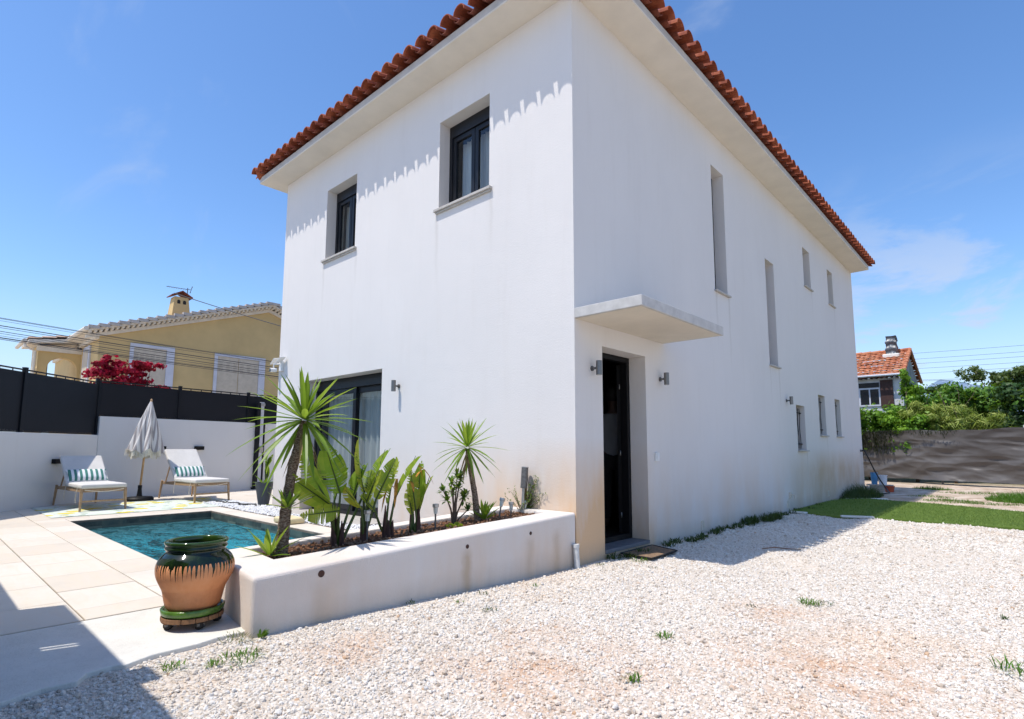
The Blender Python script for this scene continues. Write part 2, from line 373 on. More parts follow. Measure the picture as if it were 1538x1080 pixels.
# glazed pot: green glaze drips down to raw terracotta, in object space (origin at the base centre)
t = NT('glazed_pot'); P = t.sep('Object')
ang = t.math('ARCTAN2', P[1], P[0])
def cyl(s):  # coordinates round the pot
    cb = t.node('ShaderNodeCombineXYZ'); t.link(t.math('COSINE', ang), cb.inputs[0]); t.link(t.math('SINE', ang), cb.inputs[1]); return cb.outputs[0]
a_ = t.math('MULTIPLY', ang, 58/(2*PI)*1.0)
tri = t.math('ABSOLUTE', t.math('SUBTRACT', t.math('FRACT', t.math('ADD', a_, t.math('MULTIPLY', t.noise(4, 3, .6, cyl(1)), 3.0))), .5))
cell = t.math('FLOOR', a_)
amp = t.math('ADD', .035, t.math('MULTIPLY', t.noise(9, 4, .9, cyl(1)), .12))
edge = t.math('SUBTRACT', .347, t.math('MULTIPLY', t.math('POWER', t.math('MULTIPLY', tri, 2), 2.3), amp))
isg = t.math('GREATER_THAN', P[2], edge)
gn = t.noise(9, 4, .6); clay = t.ramp(t.noise(4, 6, .65, t.mapping((1,1,.6))), [(.3, (.50,.17,.06)), (.52, (.70,.28,.11)), (.75, (.76,.36,.17))])
low = t.node('ShaderNodeMapRange'); low.inputs[1].default_value = .19; low.inputs[2].default_value = .11; t.link(P[2], low.inputs[0])
clay = t.mix(t.math('MULTIPLY', low.outputs[0], t.math('MULTIPLY', t.noise(12, 5, .7), .8)), clay, (.22,.07,.025))
rimz = t.node('ShaderNodeMapRange'); rimz.inputs[1].default_value = .43; rimz.inputs[2].default_value = .50; t.link(P[2], rimz.inputs[0])
green = t.mix(rimz.outputs[0], (.006,.014,.006), (.030,.070,.009)); green = t.mix(t.ramp(gn, [(.45, 0.0), (.75, .5)]), green, (.05,.10,.012))
near_edge = t.math('LESS_THAN', t.math('SUBTRACT', P[2], edge), .008); green = t.mix(t.math('MULTIPLY', near_edge, .7), green, (.012,.007,.004))
MT['pot'] = t.fin(t.mix(isg, clay, green), t.math('SUBTRACT', .72, t.math('MULTIPLY', isg, .64)), t.bump(t.noise(40, 3, .5, t.mapping((.3,.3,2))), .15, .003), spec=.5)
MT['saucer'] = simple('green_saucer', (.075,.16,.022), .22, .4, 12)
MT['oldwood'] = simple('old_wood', (.24,.12,.055), .85, .3, 14, .5, 60, stretch=(1,5,1))
MT['slatepot'] = simple('grey_planter', (.055,.068,.082), .5, .1)

# water
t = NT('pool_water'); P = t.node('ShaderNodeNewGeometry').outputs['Position']; W = t.sep(world=True)
m = t.node('ShaderNodeMapping'); m.inputs['Scale'].default_value = (1.0,1.6,1); t.link(P, m.inputs[0])
w1 = t.noise(3.2, 3, .5, m.outputs[0], 1.0); w2 = t.noise(13, 3, .55, m.outputs[0], .8)
nm = t.bump(w1, .8, .14); nm = t.bump(w2, .9, .05, nm)
sw = t.math('ADD', t.math('MULTIPLY', w1, .55), t.math('MULTIPLY', w2, .45))
grad = t.node('ShaderNodeMapRange'); grad.inputs[1].default_value = -6.6; grad.inputs[2].default_value = -3.2; t.link(W[0], grad.inputs[0])
turq = t.mix(grad.outputs[0], (.06,.18,.20), (.03,.46,.60))  # far end greyed, painting in the reflection of fence and wall
c = t.mix(t.ramp(sw, [(.42, 0.0), (.52, 1.0)]), (.010,.075,.09), turq)  # dark and bright ripples painted into the water colour
df = t.node('ShaderNodeBsdfDiffuse'); t.link(c, df.inputs[0]); t.link(nm, df.inputs['Normal'])
tr = t.node('ShaderNodeBsdfTransparent'); tr.inputs[0].default_value = (.45,.8,.82,1)
m1 = t.node('ShaderNodeMixShader'); m1.inputs[0].default_value = .78; t.link(tr.outputs[0], m1.inputs[1]); t.link(df.outputs[0], m1.inputs[2])
gl = t.node('ShaderNodeBsdfGlossy'); gl.inputs['Roughness'].default_value = .04; t.link(nm, gl.inputs['Normal'])
lw = t.node('ShaderNodeLayerWeight'); lw.inputs[0].default_value = .5; t.link(nm, lw.inputs['Normal']); fr = t.math('ADD', .02, t.math('MULTIPLY', .98, t.math('POWER', lw.outputs['Facing'], 5)))
m2 = t.node('ShaderNodeMixShader'); t.link(t.math('MULTIPLY', fr, .9, True), m2.inputs[0]); t.link(m1.outputs[0], m2.inputs[1]); t.link(gl.outputs[0], m2.inputs[2]); t.link(m2.outputs[0], t.out.inputs[0])
MT['water'] = t.mat
t = NT('pool_tile'); P = t.node('ShaderNodeNewGeometry').outputs['Position']
mm = t.node('ShaderNodeVectorMath', operation='MULTIPLY'); t.link(P, mm.inputs[0]); mm.inputs[1].default_value = (3.3,3.3,5)
fl = t.node('ShaderNodeVectorMath', operation='FLOOR'); t.link(mm.outputs[0], fl.inputs[0]); wn = t.node('ShaderNodeTexWhiteNoise'); t.link(fl.outputs[0], wn.inputs['Vector'])
c = t.ramp(wn.outputs['Value'], [(0, (.018,.028,.03)), (.6, (.05,.085,.08)), (1, (.13,.17,.14))])
c = t.mix(t.ramp(t.noise(7, 5, .7, P), [(.4, 0.0), (.75, .6)]), c, (.16,.19,.15)); MT['pooltile'] = t.fin(c, .45)

# paving slabs: a colour per slab through a vertex attribute
t = NT('travertine_slab'); P = t.node('ShaderNodeNewGeometry').outputs['Position']
at = t.node('ShaderNodeAttribute'); at.attribute_name = 'tint'
c = t.ramp(at.outputs['Fac'], [(0, (.60,.535,.45)), (.5, (.64,.58,.495)), (1, (.66,.61,.54))])
m = t.node('ShaderNodeMapping'); m.inputs['Scale'].default_value = (1.3,6,1); m.inputs['Rotation'].default_value = (0,0,.12); t.link(P, m.inputs[0])
c = t.mix(t.math('MULTIPLY', t.ramp(t.noise(2.2, 6, .65, m.outputs[0], .8), [(.42, 0.0), (.7, 1.0)]), .42), c, (.66,.54,.40))
c = t.mix(t.math('MULTIPLY', t.ramp(t.noise(1.1, 6, .7, P), [(.5, 0.0), (.75, 1.0)]), .35), c, (.42,.38,.32))
MT['slab'] = t.fin(c, .75, t.bump(t.noise(30, 5, .6, P), .15, .004), spec=.3)
MT['grout'] = simple('joint', (.20,.165,.13), .95, .3, 10)
t = NT('cement_apron'); P = t.node('ShaderNodeNewGeometry').outputs['Position']
c = t.ramp(t.noise(2.5, 7, .65, P), [(.3, (.60,.58,.52)), (.55, (.70,.68,.62)), (.75, (.75,.73,.67))])
c = t.mix(t.math('MULTIPLY', t.ramp(t.noise(60, 3, .7, P), [(.56, 0.0), (.72, 1.0)]), .3), c, (.40,.37,.32))
MT['cement'] = t.fin(c, .92, t.bump(t.noise(70, 5, .7, P), .6, .006), spec=.15)

# stones: random per instance, warm stains by place
def earth_mask(t, P, st):
    m_ = None
    for (x, y, r) in ((1.40,-2.15,.55),(2.45,-1.25,.60),(2.0,-.3,.35),(.55,-2.75,.25)):
        d_ = t.node('ShaderNodeVectorMath', operation='DISTANCE'); t.link(P, d_.inputs[0]); d_.inputs[1].default_value = (x, y, .02)
        q_ = t.node('ShaderNodeMapRange'); q_.inputs[1].default_value = r*1.6; q_.inputs[2].default_value = r*.1; t.link(d_.outputs['Value'], q_.inputs[0])
        m_ = q_.outputs[0] if m_ is None else t.math('MAXIMUM', m_, q_.outputs[0])
    n2 = t.noise(3.5, 5, .7, P)
    return t.math('MULTIPLY', m_, t.ramp(n2, [(.36, 0.0), (.62, 1.0)]))
def stone_mat(name, white=False):
    t = NT(name); r = t.rand(); P = t.node('ShaderNodeNewGeometry').outputs['Position']
    if white: c = t.ramp(r, [(0, (.66,.66,.66)), (1, (.80,.80,.80))])
    else:
        c = t.ramp(r, [(0, (.42,.35,.28)), (.10, (.58,.51,.43)), (.42, (.70,.64,.56)), (.8, (.78,.725,.65)), (.97, (.72,.70,.67)), (1, (.56,.37,.23))])
        st = t.noise(.55, 4, .6, P); c = t.mix(t.math('MULTIPLY', t.ramp(st, [(.58, 0.0), (.74, 1.0)]), .35), c, (.70,.50,.32)); c = t.mix(t.math('MULTIPLY', earth_mask(t, P, st), .42), c, (.64,.40,.23))
    return t.fin(c, .9, t.bump(t.noise(3, 4, .6), .3, .1), spec=.2)
MT['stone'] = stone_mat('gravel_stone'); MT['pebble'] = stone_mat('white_pebble', True)
# the ground sheet: crushed stone near the house, bare earth further back
t = NT('ground_gravel'); P = t.node('ShaderNodeNewGeometry').outputs['Position']; W = t.sep(world=True)
v = t.vor(42, P); vc = t.vor(42, P, out='Color'); s = t.node('ShaderNodeSeparateColor'); t.link(vc, s.inputs[0])
c = t.ramp(s.outputs[0], [(0, (.56,.48,.39)), (.3, (.67,.60,.52)), (.8, (.75,.69,.61)), (1, (.78,.73,.67))])
c = t.mix(t.ramp(v, [(.28, 0.0), (.62, .5)]), c, (.44,.36,.28))
st = t.noise(.55, 4, .6, P); c = t.mix(t.math('MULTIPLY', t.ramp(st, [(.58, 0.0), (.74, 1.0)]), .4), c, (.60,.42,.28)); c = t.mix(t.math('MULTIPLY', earth_mask(t, P, st), .8), c, (.50,.28,.15))
near = t.node('ShaderNodeMapRange'); near.inputs[1].default_value = 4.5; near.inputs[2].default_value = 9
dd = t.node('ShaderNodeVectorMath', operation='DISTANCE'); t.link(P, dd.inputs[0]); dd.inputs[1].default_value = (3.3,-4.5,0); t.link(dd.outputs['Value'], near.inputs[0])
c = t.mix(t.math('SUBTRACT', 1, near.outputs[0], True), c, (.36,.27,.20), 'MIX') if False else c
ey = t.node('ShaderNodeMapRange'); ey.inputs[1].default_value = 9.6; ey.inputs[2].default_value = 11.2; t.link(t.math('ADD', W[1], t.math('MULTIPLY', t.noise(1.2, 4, .6, P), 2.0)), ey.inputs[0])
earth = t.ramp(t.noise(2.2, 6, .75, P), [(.3, (.20,.13,.08)), (.48, (.46,.34,.24)), (.62, (.66,.56,.45)), (.8, (.70,.62,.52))])
c = t.mix(t.math('MULTIPLY', ey.outputs[0], .85), c, earth)
far = t.node('ShaderNodeMapRange'); far.inputs[1].default_value = 18; far.inputs[2].default_value = 22; t.link(W[1], far.inputs[0])
c = t.mix(far.outputs[0], c, (.10,.12,.05))
MT['ground'] = t.fin(c, .95, t.bump(t.math('SUBTRACT', 1, v), .9, .012), spec=.15)
t = NT('turf'); P = t.node('ShaderNodeNewGeometry').outputs['Position']; W = t.sep(world=True)
seam = t.math('GREATER_THAN', W[0], 1.35)
c = t.mix(seam, (.20,.28,.06), (.12,.19,.035)); c = t.mix(t.ramp(t.noise(3, 5, .7, P), [(.35, 0.0), (.7, .5)]), c, (.05,.085,.02))
MT['turf'] = t.fin(c, .9, t.bump(t.noise(260, 3, .7, P), .9, .01), spec=.1)
t = NT('doormat'); c = t.ramp(t.noise(40, 4, .7), [(.35, (.13,.085,.05)), (.6, (.30,.19,.11)), (.8, (.40,.27,.17))]); MT['mat'] = t.fin(c, .95, t.bump(t.noise(120, 3), .8, .006))
t = NT('grey_tarp'); P = t.sep('Object'); c = t.ramp(t.noise(1.1, 5, .6), [(.3, (.085,.078,.075)), (.7, (.118,.110,.105))])
rn_ = t.node('ShaderNodeTexNoise'); rn_.noise_type = 'RIDGED_MULTIFRACTAL'; rn_.inputs['Scale'].default_value = 1.3; rn_.inputs['Detail'].default_value = 3; rn_.inputs['Distortion'].default_value = .8; t.link(t.mapping((.55,.55,1.9)), rn_.inputs['Vector'])
MT['tarp'] = t.fin(c, .42, t.bump(rn_.outputs[0], .75, .07), spec=.4)
t = NT('hazed_limestone'); P = t.node('ShaderNodeNewGeometry').outputs['Position']; m = t.node('ShaderNodeMapping'); m.inputs['Scale'].default_value = (.014,.014,.034); t.link(P, m.inputs[0])
c = t.ramp(t.noise(1.6, 8, .72, m.outputs[0]), [(.42, (.13,.19,.27)), (.55, (.20,.27,.36)), (.62, (.36,.41,.48)), (.78, (.50,.53,.58))])  # distance haze mixed into the rock colours as blue
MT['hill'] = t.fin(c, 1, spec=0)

# ------------------------------------------------------------------ ground
def smooth(a, b, x):
    x = np.clip((x-a)/(b-a), 0, 1); return x*x*(3-2*x)
def gz(x, y):
    x = np.asarray(x, float); y = np.asarray(y, float)
    s = .068*smooth(.2, 3.0, -y)*(1-smooth(.25, 1.9, x))
    bumps = .012*np.sin(x*2.1+.7)*np.cos(y*1.7) + .008*np.sin(x*5.3+y*3.1)
    return s + bumps*smooth(.15, .8, x)*(1-smooth(14, 30, y)) - .02*smooth(3, 8, y)
def ground():
    xs = np.concatenate([[-1500,-300,-80,-30,-14], np.arange(-.9, 8.01, .1), [10,14,25,60,300,1500]])
    ys = np.concatenate([[-1500,-300,-60,-20,-9], np.arange(-6.0, 8.0, .1), np.arange(8, 20.1, .4), [24,32,60,150,500,1500,6000]])
    mb = MB(); X, Y = np.meshgrid(xs, ys); Z = gz(X, Y)
    Z = np.where(X < -.95, -.03, Z)
    nu = len(xs); vs = list(zip(X.ravel(), Y.ravel(), Z.ravel()))
    fs = []
    for j in range(len(ys)-1):
        for i in range(nu-1):
            # leave the hole where pool and terrace stand
            if -14 <= xs[i] and xs[i+1] <= -.9 and -4.6 < ys[j] and ys[j+1] < 0: continue
            if xs[i] == -14 and -9 <= ys[j] < 8: continue
            fs.append((j*nu+i, j*nu+i+1, (j+1)*nu+i+1, (j+1)*nu+i))
    mb.add(vs, fs); return structure(mb, 'ground', MT['ground'], smooth=True)
ground()

def stone_protos(name, mat, n=5, flat=.6):
    obs = []
    for k in range(n):
        bm = bmesh.new(); bmesh.ops.create_icosphere(bm, subdivisions=1, radius=1)
        rr = random.Random(k*11+3); st = [rr.uniform(.75,1.25), rr.uniform(.6,1.0), rr.uniform(.4,.7)]
        for v in bm.verts:
            v.co *= rr.uniform(.78,1.18); v.co.x *= st[0]; v.co.y *= st[1]; v.co.z *= st[2]
        me = bpy.data.meshes.new(name); bm.to_mesh(me); bm.free(); me.materials.append(mat)
        obs.append(me)
    return obs
def scatter(name, pts, rots, scales, idx, protos, label, cat):
    """one object whose geometry nodes put a stone on each point"""
    me = bpy.data.meshes.new(name); me.vertices.add(len(pts)); me.vertices.foreach_set('co', np.asarray(pts, 'f').ravel())
    for nm, ty, arr, key in (('rot', 'FLOAT_VECTOR', rots, 'vector'), ('scl', 'FLOAT', scales, 'value'), ('idx', 'INT', idx, 'value')):
        a = me.attributes.new(nm, ty, 'POINT'); a.data.foreach_set(key, np.asarray(arr).ravel())
    o = bpy.data.objects.new(name, me); COL.objects.link(o)
    lib = bpy.data.collections.new(name + '_shapes')
    for k, pm in enumerate(protos): lib.objects.link(bpy.data.objects.new(name + '_shape', pm))
    g = bpy.data.node_groups.new(name, 'GeometryNodeTree'); g.interface.new_socket('Geometry', in_out='INPUT', socket_type='NodeSocketGeometry'); g.interface.new_socket('Geometry', in_out='OUTPUT', socket_type='NodeSocketGeometry')
    gi = g.nodes.new('NodeGroupInput'); go = g.nodes.new('NodeGroupOutput'); ip = g.nodes.new('GeometryNodeInstanceOnPoints')
    ci = g.nodes.new('GeometryNodeCollectionInfo'); ci.inputs[0].default_value = lib; ci.inputs['Separate Children'].default_value = True; ci.inputs['Reset Children'].default_value = True
    def attr(nm, ty):
        a = g.nodes.new('GeometryNodeInputNamedAttribute'); a.data_type = ty; a.inputs[0].default_value = nm; return a.outputs[0]
    L = g.links.new
    L(gi.outputs[0], ip.inputs['Points']); L(ci.outputs[0], ip.inputs['Instance']); ip.inputs['Pick Instance'].default_value = True
    L(attr('idx', 'INT'), ip.inputs['Instance Index']); L(attr('rot', 'FLOAT_VECTOR'), ip.inputs['Rotation']); L(attr('scl', 'FLOAT'), ip.inputs['Scale']); L(ip.outputs[0], go.inputs[0])
    md = o.modifiers.new('scatter', 'NODES'); md.node_group = g
    return tag(o, label, cat, None, 'stuff')

APRON = [(-.98,-6.2),(.16,-6.2),(.12,-4.3),(.10,-4.1),(.05,-3.97),(.07,-3.85),(-.01,-3.80),(-.03,-3.70),(.0,-3.65),(-.055,-3.52),(-.06,-3.31),(-.09,-3.2),(-.085,-3.06),(-.2,-2.98),(-.98,-2.9)]
CX, CY = 3.29, -4.456
def gravel():
    N = 1500000
    d = np.sqrt(rng.uniform(1.2**2, 14.5**2, N)); a = rng.uniform(R(80), R(200), N)
    x = CX + d*np.cos(a); y = CY + d*np.sin(a)
    dens = np.clip(1.0 - (d-3.2)/14, .22, 1)*np.where(d > 9, .6, 1)
    k = (rng.uniform(0,1,N) < dens) & (y < 9.6)
    yy = np.array([p[1] for p in APRON[1:13]]); xx = np.array([p[0] for p in APRON[1:13]])
    edge = np.interp(y, yy, xx) + .02 + rng.normal(0, .018, N)
    ok = np.where(y < -3.07, x > edge, x > .03 + np.abs(rng.normal(0, .02, N)))
    # house and steps; turf patch; thin spots where earth shows
    turf = (y > 6.45) & (y < 10.0)
    th = np.sin(x*1.3+2)*np.cos(y*.9+1)+.5*np.sin(x*3.1+y*2.2)
    bare = np.zeros(N)
    for bx0, by0, br in ((1.40,-2.15,.55),(2.45,-1.25,.60),(2.0,-.3,.35),(.55,-2.75,.25)): bare = np.maximum(bare, 1-np.hypot(x-bx0, y-by0)/(br*1.3))
    ok &= rng.uniform(0,1,N) > np.clip(bare,0,1)*.75*(.5+.5*np.sin(x*9)*np.cos(y*11))
    k &= ok & ~turf & ((th < .95) | (rng.uniform(0,1,N) < .30))
    x, y, d = x[k], y[k], d[k]; n = len(x)
    s = np.clip(rng.lognormal(math.log(.0062), .44, n), .0028, .019)*np.where(d > 8, 1.35, 1)
    z = gz(x, y) + s*rng.uniform(-.25, .5, n)
    scatter('gravel', np.stack([x,y,z],1), np.stack([rng.normal(0,.5,n), rng.normal(0,.5,n), rng.uniform(0,6.28,n)],1), s, rng.integers(0,5,n), stone_protos('gravel_piece', MT['stone']),
            'pale crushed stone gravel covering the drive', 'gravel')
    print('gravel', n)
gravel()

# ------------------------------------------------------------------ terrace, apron, pool
T = .10; POOL = (-6.78,-1.9,-2.80,-.95)
def terrace():
    mb = MB(); tints = []
    def slab(x0,x1,y0,y1,z=T):
        g = .0042; mb.box(x0+g, x1-g, y0+g, y1-g, z-.03, z+rng.uniform(-.0012,.0012)); tints.append(rng.uniform(0,1))
    def row(y0, y1, x0, x1, L, off):
        x = x0 + (off % L) - L
        while x < x1:
            a, b = max(x, x0), min(x+L, x1)
            if b-a > .04: slab(a, b, y0, y1)
            x += L
    px0, px1, py0, py1 = POOL
    # coping
    xs = px0-.33
    row(py0-.36, py0, px0-.36, -.98, .65, .3); row(py1, py1+.32, px0-.36, -1.02, .65, .1)
    row2 = [(py0 + i*(py1-py0)/3, py0 + (i+1)*(py1-py0)/3) for i in range(3)]
    for a, b in row2: slab(px0-.36, px0, a, b); slab(px1, -1.02, a, b)
    # big rows parallel to the pool, staggered
    row(-3.64,-3.16,-12,-.98,.65,.33); row(-4.12,-3.64,-12,-.98,.65,.02); row(-4.6,-4.12,-12,-.98,.65,.4)
    row(py0-.36, py0+.3, -12.5, px0-.36, .65, .2); row(py0+.3, py0+.95, -12.5, px0-.36, .65, .5); row(py0+.95, py1+.32, -12.5, px0-.36, .65, .1)
    row(py1+.32, 0, -12.5, -8.3, .65, .3)
    y = 0
    while y < 6: row(y, y+.65, -13, -6.66, .65, .2 if int(y/.65)%2 else .5); y += .65
    o = structure(mb, 'terrace', MT['slab'], bevel=.0025, segs=1)
    at = o.data.attributes.new('tint', 'FLOAT', 'FACE'); at.data.foreach_set('value', np.repeat(tints, 6).astype('f'))
    b = MB(); z0, z1 = -.05, T-.008
    b.box(-13, -.98, -4.6, py0-.001, z0, z1); b.box(-13, px0-.001, py0, py1, z0, z1); b.box(px1+.001, -.98, py0, py1, z0, z1); b.box(-13, -.98, py1+.001, 0, z0, z1); b.box(-13, -6.66, .001, 6, z0, z1)
    structure(b, 'terrace_bed', MT['grout'])
terrace()
a = MB(); a.prism(APRON, -.05, lambda x, y: T-.004 if x < -.5 else .092)
structure(a, 'apron', MT['cement'], bevel=.006)
def pool():
    x0,x1,y0,y1 = POOL; b = MB(); zt = T-.032; zb = -1.35; w = .12
    b.box(x0-w,x1+w,y0-w,y1+w,zb-.1,zb); b.box(x0-w,x0,y0-w,y1+w,zb,zt); b.box(x1,x1+w,y0-w,y1+w,zb,zt); b.box(x0,x1,y0-w,y0,zb,zt); b.box(x0,x1,y1,y1+w,zb,zt)
    p = thing('swimming_pool', (x0,y0,T), 'small rectangular pool lined with dark slate green tiles beside the terrace', 'pool')
    gchild(b, 'pool_basin', MT['pooltile'], p)
    m = MB(); m.grid(lambda u,v: (x0+(x1-x0)*u, y0+(y1-y0)*v, T-.135), 60, 24)
    structure(m, 'pool_water', MT['water'], smooth=True)
pool()
def pebbles():
    N = 5200; x = rng.uniform(-8.3,-1.05,N); y = rng.uniform(-.62,-.02,N)
    k = ~((x > -5.8) & (x < -3.2) & (y > -.30)); x, y = x[k], y[k]; n = len(x); s = rng.uniform(.012,.026,n)
    z = T + .004 + rng.uniform(0,.012,n)
    scatter('white_pebbles', np.stack([x,y,z],1), np.stack([rng.normal(0,.4,n), rng.normal(0,.4,n), rng.uniform(0,6.28,n)],1), s, rng.integers(0,5,n), stone_protos('pebble_piece', MT['pebble']),
            'bright white pebbles in the strip along the house foot by the pool', 'pebbles')
    b = MB(); b.box(-8.3,-1.02,-.63,0,-.05,T-.002); structure(b, 'pebble_bed', MT['grout'])
pebbles()

# ------------------------------------------------------------------ the white house
HW, HL, HH = -6.65, 13.04, 6.055
house = thing('white_house', (0,0,0), 'two storey white rendered house with red barrel tile eaves and concrete door canopy', 'house')
def wall_open(mb, plane, a0, a1, z0, z1, ops, depth):
    """flat wall with openings; each opening (a,b,zb,zt) gets reveals going in. plane: function (a, z, d)->xyz"""
    As = sorted({a0, a1, *[o[0] for o in ops], *[o[1] for o in ops]}); Zs = sorted({z0, z1, *[o[2] for o in ops], *[o[3] for o in ops]})
    for i in range(len(As)-1):
        for j in range(len(Zs)-1):
            ca, cz = (As[i]+As[i+1])/2, (Zs[j]+Zs[j+1])/2
            if any(o[0] < ca < o[1] and o[2] < cz < o[3] for o in ops): continue
            mb.add([plane(As[i],Zs[j],0), plane(As[i+1],Zs[j],0), plane(As[i+1],Zs[j+1],0), plane(As[i],Zs[j+1],0)], [(0,1,2,3)])
    for a, b, zb, zt in ops:
        for p, q in (((a,zb),(a,zt)), ((a,zt),(b,zt)), ((b,zt),(b,zb)), ((b,zb),(a,zb))):
            mb.add([plane(*p,0), plane(*q,0), plane(*q,depth), plane(*p,depth)], [(0,1,2,3)])
front = lambda a, z, d: V((a, d, z)); side = lambda a, z, d: V((-d, a, z))
F_OPS = [(-5.131,-4.219,4.218,5.455), (-2.187,-1.247,4.218,5.455), (-5.64,-3.373,.115,2.254)]
S_SLOT = [(3.563,4.039,3.501,5.507), (5.858,6.326,2.621,4.607), (8.329,8.855,4.632,5.511), (10.352,10.848,4.632,5.511), (7.279,7.84,1.093,1.998), (8.922,9.454,1.421,2.32), (10.343,10.839,1.421,2.32)]
DOOR = (.493,1.409,.085,2.227)
DF, DS = .24, .24
mb = MB()
wall_open(mb, front, HW, 0, -.25, HH, F_OPS, DF+.08)
wall_open(mb, side, 0, HL, -.25, HH, S_SLOT + [DOOR], DS+.08)
mb.add([(HW,0,-.25),(HW,HL,-.25),(HW,HL,HH),(HW,0,HH)], [(0,1,2,3)]); mb.add([(HW,HL,-.25),(0,HL,-.25),(0,HL,HH),(HW,HL,HH)], [(0,1,2,3)])
walls = gchild(mb, 'wall', MT['stucco'], house, recalc=False)

def rect_frame(mb, plane, a, b, zb, zt, w, d0, d1):
    def bx(a0,a1,z0,z1):
        vs = [plane(x,z,d) for d in (d0,d1) for z in (z0,z1) for x in (a0,a1)]
        mb.add(vs, [(0,1,3,2),(4,6,7,5),(0,4,5,1),(1,5,7,3),(3,7,6,2),(2,6,4,0)])
    bx(a,a+w,zb,zt); bx(b-w,b,zb,zt); bx(a+w,b-w,zb,zb+w); bx(a+w,b-w,zt-w,zt)
def pbox(mb, plane, a0,a1,z0,z1,d0,d1):
    vs = [plane(x,z,d) for d in (d0,d1) for z in (z0,z1) for x in (a0,a1)]
    mb.add(vs, [(0,1,3,2),(4,6,7,5),(0,4,5,1),(1,5,7,3),(3,7,6,2),(2,6,4,0)])
def curtain(plane, a, b, zb, zt, d, per=.11, amp=.018):
    m = MB(); n = max(8, int((b-a)/.012))
    m.grid(lambda u, v: plane(a+(b-a)*u, zb+(zt-zb)*v, d + amp*math.sin((a+(b-a)*u)*2*PI/per) + .008*math.sin(u*17+v)), n, 2); return m
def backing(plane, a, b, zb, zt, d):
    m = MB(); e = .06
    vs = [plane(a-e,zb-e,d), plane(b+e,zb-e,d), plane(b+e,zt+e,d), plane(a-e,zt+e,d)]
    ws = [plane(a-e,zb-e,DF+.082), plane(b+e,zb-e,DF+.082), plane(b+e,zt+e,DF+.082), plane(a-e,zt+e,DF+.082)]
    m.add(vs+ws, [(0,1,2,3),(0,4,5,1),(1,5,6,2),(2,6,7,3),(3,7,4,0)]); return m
# upstairs casements
for k, (a, b, zb, zt) in enumerate(F_OPS[:2]):
    f = MB(); rect_frame(f, front, a+.001, b-.001, zb+.001, zt-.001, .055, .17, .235)
    pbox(f, front, a+.056, b-.056, zt-.17, zt-.056, .165, .23)          # shutter box
    w = gchild(f, 'window', MT['anthracite'], house, bevel=.003); tag(w, ('smaller looking upstairs window at the far end of the front', 'larger looking upstairs window next to the house corner')[k])
    mid = (a+b)/2
    for (p, q) in ((a+.058, mid+.012), (mid-.012+.03, b-.058)):
        s_ = MB(); rect_frame(s_, front, p, q, zb+.058, zt-.175, .062, .185 if p < mid-.1 else .188, .225); gchild(s_, 'sash', MT['anthracite'], w, bevel=.003)
        g_ = MB(); g_.add([front(p+.05,zb+.11,.208), front(q-.05,zb+.11,.208), front(q-.05,zt-.225,.208), front(p+.05,zt-.225,.208)], [(0,1,2,3)]); gchild(g_, 'pane', MT['glass'], w)
    gchild(curtain(front, a+.06, b-.06, zb+.06, zt-.2, .34, .09, .014), 'curtain', MT['curtain'], w, smooth=True)
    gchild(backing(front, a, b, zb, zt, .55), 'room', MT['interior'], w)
    s_ = MB(); pbox(s_, front, a-.055, b+.055, zb-.012, zb+.022, -.05, .20); pbox(s_, front, a-.04, b+.04, zb-.034, zb-.0125, -.03, .1); gchild(s_, 'sill', MT['sill'], w, bevel=.004)
# sliding door
a, b, zb, zt = F_OPS[2]
f = MB(); rect_frame(f, front, a+.001, b-.001, zb+.001, zt-.001, .06, .21, .31); pbox(f, front, a+.061, b-.061, zt-.17, zt-.061, .205, .30)
sd = gchild(f, 'sliding_door', MT['anthracite'], house, bevel=.003); tag(sd, 'anthracite sliding glass door behind the planter with sheer curtains')
mid = a + (b-a)*.52
for p, q, dd in ((a+.062, mid+.06, .225), (mid-.03, b-.062, .265)):
    s_ = MB(); rect_frame(s_, front, p, q, zb+.062, zt-.175, .085, dd, dd+.035); gchild(s_, 'sash', MT['anthracite'], sd, bevel=.003)
    g_ = MB(); g_.add([front(p+.07,zb+.14,dd+.018), front(q-.07,zb+.14,dd+.018), front(q-.07,zt-.25,dd+.018), front(p+.07,zt-.25,dd+.018)], [(0,1,2,3)]); gchild(g_, 'pane', MT['glass'], sd)
gchild(curtain(front, a+.05, b-.05, zb+.07, zt-.1, .42, .16, .03), 'curtain', MT['curtain'], sd, smooth=True)
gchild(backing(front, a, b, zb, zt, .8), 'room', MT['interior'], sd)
s_ = MB(); s_.box(-5.78,-3.28,-.30,.20,T-.02,T+.022); tag(gchild(s_, 'step', MT['sill'], sd, bevel=.006), 'pale grey slab step under the sliding door')
